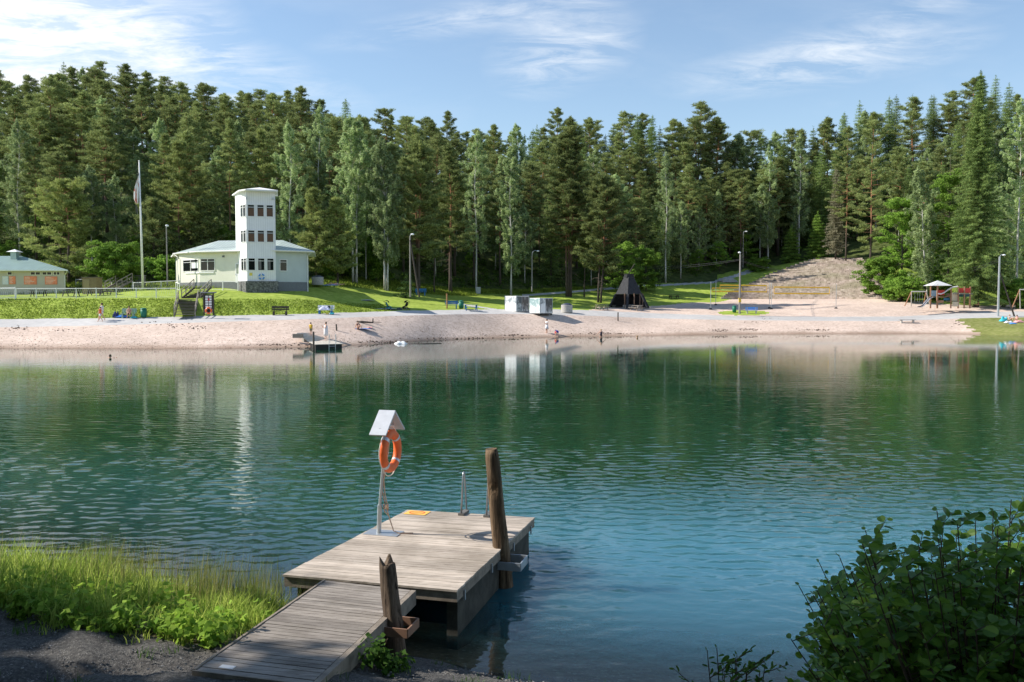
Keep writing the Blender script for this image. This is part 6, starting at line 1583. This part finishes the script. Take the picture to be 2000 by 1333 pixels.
# faces the camera: the notch angle is found from the axes used above
ax_ = dirp.normalized(); xx = ax_.cross(Vector((0, 1, 0))).normalized(); yy = ax_.cross(xx); facing = math.atan2((-Vector((.15, 1, 0))).dot(yy), (-Vector((.15, 1, 0))).dot(xx)); Lp = (ptop-pb2).length
pile('tall leaning weathered pile with notches beside the jetty', pb2, ptop, .150, .118, PM1, 3, [(Lp-.72, Lp-.56, facing-.15, .45, .05), (Lp-1.35, Lp-.72, facing+.1, .55, .012), (Lp-1.85, Lp-1.72, facing, .3, .03)])
q1 = at(773, 1215, 10.58); q0 = at(787, 1318, 10.52); q0.z -= .5; qt = at(755, 1094, 10.66)
pile('short dark broken topped pile at the side of the gangway', q0, qt, .128, .108, PM2, 8, None, True)
def bracket(label, c, wd, dpt, hh, m, dirv):
    o = thing('pile_bracket', label, 'bracket', c); n_ = Vector((-dirv.y, dirv.x, 0)); th = .02
    for s in (-1, 1):
        mb = MB(); mb.bar(n_*s*dpt/2-dirv*wd/2, n_*s*dpt/2+dirv*wd/2, th, hh); mb.build('side_plate', m, o)
    mb = MB(); mb.bar(dirv*wd/2-n_*dpt/2, dirv*wd/2+n_*dpt/2, th*.9, hh); mb.build('end_plate', m, o)
jn = (FR-FL); jn.z = 0; jn.normalize()
pc = at(987, 1096, 14.05); bracket('galvanised bracket holding the tall pile to the jetty', pc+Vector((.06, 0, -.02)), .50, .46, .13, mat('bracket_steel', (.38, .41, .44), .45, .5), jn)
pc = at(777, 1224, 10.56); bracket('rusty bracket holding the short pile to the gangway', pc+Vector((.0, 0, 0)), .40, .38, .11, mat('rusty_steel', (.26, .15, .10), .8, .2), jn)

# gangway
GL, GR, GBR, GBL = on(378, 1309, .93), on(617, 1338, .93), on(810.5, 1153.5, .705), on(633, 1133.5, .705)
def Gk(s, t_, dz=0.0): return GL.lerp(GR, s).lerp(GBL.lerp(GBR, s), t_)+Vector((0, 0, dz))
gw = thing('gangway', 'sloping wooden gangway leading from the gravel bank to the jetty', 'gangway', (0, 0, 0))
mb = MB(); NG = 34
for i in range(NG): z = jr.uniform(-.003, .003); hexa(mb, Gk, .02, .955, (i+.03)/NG, (i+.93)/NG, -.03+z, z)
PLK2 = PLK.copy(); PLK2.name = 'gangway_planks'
for nd in PLK2.node_tree.nodes:      # darker copy of the jetty boards, tree shade put into the colour
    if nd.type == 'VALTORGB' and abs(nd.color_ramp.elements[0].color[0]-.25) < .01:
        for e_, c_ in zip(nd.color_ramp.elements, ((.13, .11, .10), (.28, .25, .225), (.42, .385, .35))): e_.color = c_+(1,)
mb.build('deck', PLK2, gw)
for s0, s1, dz in ((-.005, .016, .012), (.96, 1.01, .0)):
    mb = MB(); hexa(mb, Gk, s0, s1, 0, 1, -.20, dz); mb.build('side_beam', FASC, gw)
mb = MB(); hexa(mb, Gk, .0, .97, -.008, -.001, -.09, .005); mb.build('end_board', FASC, gw)
mb = MB(); p0 = Gk(.22, .045, .006); o_ = (Gk(.30, .045)-Gk(.2, .045)).normalized(); mb.box((0, 0, 0), (.16, .075, .006), math.atan2(o_.y, o_.x)); o = mb.build('number_plate', mat('pale_plate', (.62, .62, .62), .4), None, loc=p0); tag(o, 'small pale metal plate screwed to the foot of the gangway', 'plate')

# ============================================================ VEGETATION OF THE NEAR BANK
def blades(name, P, Hh, Wd, lean, m, g):
    """grass blades: base, middle and tip, one connected strip each"""
    M = len(P); a = g.uniform(0, 2*math.pi, M); sd = np.stack([np.cos(a), np.sin(a), np.zeros(M)], 1)
    la = g.uniform(0, 2*math.pi, M); ld = np.stack([np.cos(la), np.sin(la), np.zeros(M)], 1)*(lean*g.uniform(.2, 1.6, M))[:, None]+np.array([.07, 0, 0])
    up = np.array([0, 0, 1.0]); Hc = Hh[:, None]; Wc = Wd[:, None]
    m1 = P+up*Hc*.5+ld*Hc*.28; tp = P+up*Hc*(1-.25*np.linalg.norm(ld, axis=1)[:, None])+ld*Hc
    v = np.stack([P-sd*Wc, P+sd*Wc, m1+sd*Wc*.85, m1-sd*Wc*.85, tp], 1).reshape(-1, 3)
    me = bpy.data.meshes.new(name); me.vertices.add(M*5); me.vertices.foreach_set('co', v.astype(np.float32).ravel())
    b5 = (np.arange(M)*5)[:, None]; li = np.concatenate([b5+np.array([0, 1, 2, 3]), b5+np.array([3, 2, 4])], 1).ravel()
    me.loops.add(M*7); me.loops.foreach_set('vertex_index', li.astype(np.int32)); me.polygons.add(M*2)
    ls = (np.arange(M)[:, None]*7+np.array([0, 4])).ravel(); me.polygons.foreach_set('loop_start', ls.astype(np.int32)); me.polygons.foreach_set('loop_total', np.tile([4, 3], M).astype(np.int32))
    me.update(); me.validate(); me.materials.append(m); o = bpy.data.objects.new(name, me); C.objects.link(o); return o
g = np.random.default_rng(9)
pts, hs = [], []
while len(pts) < 17000:
    x = g.uniform(-13, -2.75); e0 = grass_edge(x)+.12*math.sin(x*5)+.1*math.sin(x*11+1); e1 = shore(x)+.1
    y = e0+(e1-e0)*g.random()**1.0
    if x > -3.3 and y > 10.5+(x+3.3)*-1.5: pass
    # keep clear of the gangway
    gl = np.interp(y, [GL.y, GBL.y], [GL.x, GBL.x])
    if x > gl-.03: continue
    c_ = .5+.5*math.sin(x*3.1+y*2.3)*math.sin(x*1.3-y*1.9+2)
    if g.random() > .06+.94*c_**1.3: continue
    far = (x < -5.6)
    h_ = (.47 if far else .31)*g.uniform(.35, 1.45)*(.6+.65*c_)
    if y < e0+.25: h_ *= .5
    pts.append((x, y, nz(x, y)-.02)); hs.append(h_)
o = blades('bank_grass', np.array(pts), np.array(hs), g.uniform(.004, .009, len(pts)), .38, M_grassblade, g); tag(o, 'tall bright green grass growing along the edge of the water on the left', 'grass', kind='stuff')
pts, hs = [], []
while len(pts) < 2100:
    x = g.uniform(-7.5, -2.6); y = shore(x)+g.uniform(-.9, .95); gl = np.interp(y, [GL.y, GBL.y], [GL.x, GBL.x])
    if x > gl-.05 and y < 12.6: continue
    if x > -3.2 and y > 12.55: continue
    c_ = math.sin(x*4.3)*math.sin(x*1.7+1)
    if g.random() > .45+.5*c_: continue
    pts.append((x, y, nz(x, y)-.02)); hs.append(g.uniform(.35, .8)-min(0, nz(x, y)))
o = blades('reeds', np.array(pts), np.array(hs), g.uniform(.0025, .0045, len(pts)), .14, M_reed, g); tag(o, 'thin yellow green reeds standing in the shallow water beside the gangway', 'reeds', kind='stuff')
# seed heads
M_seed = mat_leaf('seed_heads', (.34, .26, .12), (.50, .42, .24), .3, 0)
cen = []; pts, hs = [], []
for i in range(150):
    x = g.uniform(-10, -5.2) if i < 110 else g.uniform(-5.2, -3.6); y = g.uniform(grass_edge(x)+.8, shore(x)); h_ = g.uniform(.6, .95); z = nz(x, y); pts.append((x, y, z)); hs.append(h_)
pts = np.array(pts); hs = np.array(hs)
o = blades('seeding_stalks', pts, hs, np.full(len(pts), .003), .12, M_seed, g); tag(o, 'pale dry seed stalks rising above the green grass', 'grass', kind='stuff')
# leafy weeds in front of the grass
def weeds(name, label, spots, n, L, m, kind='stuff', cat='weeds'):
    cen = np.array([s[:3] for s in spots]); rad = np.array([s[3] for s in spots])
    o = npmesh(name, leaves(cen, rad, n, L, g), 4, m); return tag(o, label, cat, kind=kind)
M_weed = mat_leaf('weed_leaves', (.14, .27, .03), (.36, .52, .08), .45, 0)
sp = []
for i in range(120):
    x = g.uniform(-6.4, -2.75); e0 = grass_edge(x); y = e0+g.random()**1.6*1.5+.05; gl = np.interp(y, [GL.y, GBL.y], [GL.x, GBL.x])
    if x > gl-.2: continue
    h_ = g.uniform(.08, .30); sp.append((x, y, nz(x, y)+h_*.6, (.16, .16, h_)))
for i in range(60):
    x = g.uniform(-11, -6.2); y = grass_edge(x)+g.random()*.8; sp.append((x, y, nz(x, y)+.15, (.2, .2, .18)))
weeds('bank_weeds', 'broad leaved bright green weeds at the front of the grassy bank', sp, 34, .085, M_weed)
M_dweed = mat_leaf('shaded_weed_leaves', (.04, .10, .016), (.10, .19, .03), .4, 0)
sp = []
for i in range(42):
    f = g.random(); c0 = at(712, 1300, 9.9); x = c0.x+g.normal()*.20; y = 9.85+g.normal()*.22; gr = np.interp(y, [GR.y, GBR.y], [GR.x, GBR.x])
    if x < gr+.1: continue
    h_ = g.uniform(.05, .30)*math.exp(-((x-c0.x)/.4)**2); sp.append((x, y, max(nz(x, y), .1)+h_, (.11, .11, .10+h_*.5)))
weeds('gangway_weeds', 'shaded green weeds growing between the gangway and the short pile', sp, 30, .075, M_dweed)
pts = []; hs = []
for i in range(900):
    x = g.uniform(-6.5, 1.5); y = g.uniform(8.2, 11); 
    if math.sin(x*3.7+y)*math.sin(y*4.1-x*2) < .62: continue
    if shore(x)-y < .15: continue
    gl = np.interp(y, [GL.y, GBL.y], [GL.x, GBL.x]); gr = np.interp(y, [GR.y, GBR.y], [GR.x, GBR.x])
    if gl-.02 < x < gr+.02: continue
    for k in range(6): pts.append((x+g.normal()*.05, y+g.normal()*.05, nz(x, y)-.01)); hs.append(g.uniform(.05, .16))
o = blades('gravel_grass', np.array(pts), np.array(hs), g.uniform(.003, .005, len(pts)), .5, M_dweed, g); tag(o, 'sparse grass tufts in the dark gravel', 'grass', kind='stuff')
# loose stones on the gravel
def stones(name, label, P, S, m, g):
    oct_ = np.array([(1, 0, 0), (0, 1, 0), (-1, 0, 0), (0, -1, 0), (0, 0, 1), (0, 0, -1)], float); fc = np.array([(0, 1, 4), (1, 2, 4), (2, 3, 4), (3, 0, 4), (1, 0, 5), (2, 1, 5), (3, 2, 5), (0, 3, 5)])
    M = len(P); v = oct_[None]*S[:, None, None]*g.uniform(.6, 1.3, (M, 6, 1))*np.array([1, 1, .6]); a = g.uniform(0, 6.28, M); ca, sa = np.cos(a)[:, None], np.sin(a)[:, None]
    v = np.stack([v[..., 0]*ca-v[..., 1]*sa, v[..., 0]*sa+v[..., 1]*ca, v[..., 2]], -1)+P[:, None]
    o = npmesh(name, v[:, fc.ravel()].reshape(-1, 3), 3, m); return tag(o, label, 'stones', kind='stuff')
P = []
for i in range(9000):
    x = g.uniform(-8, 2.5); y = g.uniform(7, shore(x)+.4)
    gl = np.interp(y, [GL.y, GBL.y], [GL.x, GBL.x]); gr = np.interp(y, [GR.y, GBR.y], [GR.x, GBR.x])
    if gl-.02 < x < gr+.02 and y > GR.y-.3: continue
    P.append((x, y, nz(x, y)))
P = np.array(P); stones('gravel_stones', 'loose grey pebbles on the dark gravel bank', P, g.uniform(.006, .022, len(P)), mat('pebbles', (.22, .21, .20), .9, var=.5, scale=11, isl=.6), g)
P = []
for i in range(5200):
    u = g.uniform(-80, 1700); cy, cz = col(u); tt = abs(g.normal())*.28 if g.random() < .6 else g.random()
    if tt > 1: continue
    if u > 1250 and tt > .5: continue
    Y = cy[2]+(cy[3]-cy[2])*tt; P.append(((u-1000)/F*Y, Y, np.interp(Y, cy, cz)))
P = np.array(P); stones('beach_stones', 'brown pebbles strewn over the far sand beach', P, g.uniform(.02, .065, len(P)), mat('brown_pebbles', (.30, .215, .16), .9, var=.4, scale=1.1, isl=.5), g)
P = []; S_ = []
for (u0, v0, n_, su, sv) in ((30, 641, 30, 16, 3), (118, 646, 14, 14, 2), (330, 634, 34, 22, 3), (385, 640, 22, 14, 2), (1405, 646, 50, 10, 1.2), (1462, 644, 50, 10, 1.5), (1590, 645, 40, 14, 1), (1000, 655, 40, 30, .8), (1200, 652, 60, 30, .8), (900, 661, 40, 40, .8), (740, 668, 60, 40, 1), (560, 674, 60, 50, 1), (1870, 632, 20, 6, 3), (1488, 630, 14, 16, 1.2), (1500, 622.5, 10, 12, 1)):
    for i in range(n_):
        p = ground(u0+g.normal()*su, v0+g.normal()*sv); P.append(tuple(p)); S_.append(g.uniform(.04, .15))
P = np.array(P); stones('shore_debris', 'dark twigs, stones and debris washed up along the far sand', P, np.array(S_), mat('dark_debris', (.10, .065, .045), .9, var=.4, isl=.5), g)
# grass of the far bank and meadow
pts, hs = [], []
for i in range(60000):
    u = g.uniform(-100, 1700); r_ = g.random()
    cy, cz = col(u)
    if u < 760 and r_ < .55: f = g.random(); k = 4
    elif u < 930: f = g.random(); k = 6
    else: f = g.uniform(.4, 1); k = 6
    if k == 6 and u > 1180: continue
    Y = cy[k+0]+(cy[k+1]-cy[k])*f if k == 4 else cy[k]+(cy[k+1]-cy[k])*f
    X = (u-1000)/F*Y
    if 340 < u < 395 and k == 4: continue
    if 1020 < u and abs(vof(Y, np.interp(Y, cy, cz))-np.interp(u, P2U, P2V)) < 3: continue
    pts.append((X, Y, float(np.interp(Y, cy, cz))-.02)); hs.append(g.uniform(.06, .2) if k == 4 else g.uniform(.25, .6))
o = blades('meadow_grass', np.array(pts), np.array(hs), g.uniform(.03, .07, len(pts)), .5, M_farGrass, g); tag(o, 'rough grass on the bank and meadow of the far shore', 'grass', kind='stuff')
# undergrowth in the forest
cen = []
for i in range(1500):
    u = g.uniform(-100, 2100); cy, cz = col(u); Y = cy[7]+abs(g.normal())*13+.5
    if 1395 < u < 1750 and Y < 205: continue
    if 1240 < u < 1500 and Y < 186: continue
    X = (u-1000)/F*Y; h_ = g.uniform(.3, 1.5); cen.append((X, Y, float(np.interp(Y, cy, cz))+h_*.4, (g.uniform(.5, 1.3), .8, h_*.7)))
o = weeds('undergrowth', 'leafy undergrowth of saplings and bushes on the forest floor', cen, 42, .30, mat_leaf('undergrowth_leaves', (.05, .10, .018), (.15, .26, .04), .4, 0), cat='undergrowth')

# alder bush at the lower right: shoots with round toothed leaves
def alder(name, label, root_p, shoots, leafL, m, seed, narrow=1.0, cat='bush'):
    g = np.random.default_rng(seed); root = thing(name, label, cat, root_p); tw = MB(); vs = []
    ring = [(0, .0), (.24, .14), (.38, .40), (.37, .70), (.22, .93), (0, .98), (-.20, .96), (-.40, .72), (-.44, .42), (-.28, .16)]
    for (dx, dy, h_, n_tw) in shoots:
        base = Vector((dx*.25, dy*.25, 0)); tip = Vector((dx, dy, h_)); pts = [base, base.lerp(tip, .5)+Vector((-dx*.05, 0, h_*.10)), tip]
        tw.tube([base, pts[1], tip], [.012, .007, .0025], 5, False)
        def putleaf(p, ax, sc):
            ax = ax.normalized(); nr = Vector((g.normal()*.5, -.35+g.normal()*.5, .8+g.normal()*.3)); nr = (nr-ax*nr.dot(ax)).normalized(); sd = ax.cross(nr)
            L = leafL*sc*g.uniform(.7, 1.25); fold = g.uniform(.05, .3)
            prev = None; P0 = p+ax*L*.12
            for half in (1, -1):
                q = [P0]
                for (x, y) in ring[1:6]: q.append(P0+ax*y*L+sd*half*abs(x)*L*narrow+nr*(abs(x)*fold*L-.12*y*y*L))
                q[-1] = P0+ax*L*.97-nr*.12*L
                vs.append(q if half > 0 else q[::-1])
        for k in range(n_tw):
            f = .12+.88*(k+g.random())/n_tw; p = pts[0].lerp(pts[1], f*2) if f < .5 else pts[1].lerp(pts[2], f*2-1)
            a = k*2.4+g.normal()*.4; ln = g.uniform(.22, .55)*(1.15-.75*f); e = p+Vector((math.cos(a)*ln, math.sin(a)*ln*.8, ln*g.uniform(.25, .9)))
            tw.tube([p, e], [.0035, .0018], 4, False)
            nl = max(8, int(ln/.026))
            for q in range(nl):
                c_ = p.lerp(e, (q+.8)/nl); s = 1 if q % 2 else -1; dr = (e-p).normalized(); sdv = dr.cross(Vector((0, 0, 1)))*s
                putleaf(c_, dr*.6+sdv*.9+Vector((g.normal()*.2, g.normal()*.2, g.normal()*.3)), 1.0-.3*(q/nl) if q < nl-1 else .6)
        for q in range(7): putleaf(pts[1].lerp(tip, .55+.45*q/6), Vector((math.cos(q*2.4), math.sin(q*2.4), .5)), .9-.07*q)
    tw.build('stems', M_green_twig, root, True)
    v = np.array([[tuple(p) for p in q] for q in vs]).reshape(-1, 3); npmesh('leaves', v, 6, m, root)
    return root
aY = 5.0; rp = Vector((2.75, 4.9, nz(2.75, 4.9))); sh = []
ar = random.Random(17)
outline = [(1545, 1235), (1560, 1130), (1600, 1085), (1640, 1075), (1690, 1022), (1740, 1060), (1790, 1030), (1830, 985), (1870, 1010), (1905, 1000), (1940, 985), (1975, 962), (2020, 965), (2070, 985), (2120, 1020)]
for (u, v) in outline:
    v += 14
    for k in range(1):
        p = at(u, v, aY+ar.uniform(-.5, .5))-rp; sh.append((p.x, p.y, p.z, 9))
for i in range(210):
    u = ar.uniform(1575, 2150); vtop = np.interp(u, [a for a, b in outline], [b for a, b in outline]); v = ar.uniform(vtop+34, 1360); p = at(u, v, aY+ar.uniform(-.9, .9))-rp
    if p.z < .15: continue
    sh.append((p.x, p.y, p.z, 9))
alder('alder_bush', 'large dark green alder bush filling the lower right corner', rp, sh, .070, M_alder, 3)
rp2 = Vector((at(1440, 1340, 4.9).x, 4.9, nz(1.3, 4.9))); sh = [(a_-rp2.x, b_, c_-rp2.z, 6) for a_, b_, c_ in [(at(u, v, 4.9).x, ar.uniform(-.15, .15), at(u, v, 4.9).z) for u, v in ((1392, 1290), (1410, 1283), (1425, 1295), (1440, 1290), (1415, 1305), (1460, 1310), (1485, 1312), (1432, 1268), (1448, 1300), (1405, 1315), (1500, 1305), (1470, 1320), (1420, 1325))]]
alder('willow_sapling', 'small willow sapling with narrow leaves at the bottom edge left of the alder', rp2, sh, .062, M_dweed, 5, .45)
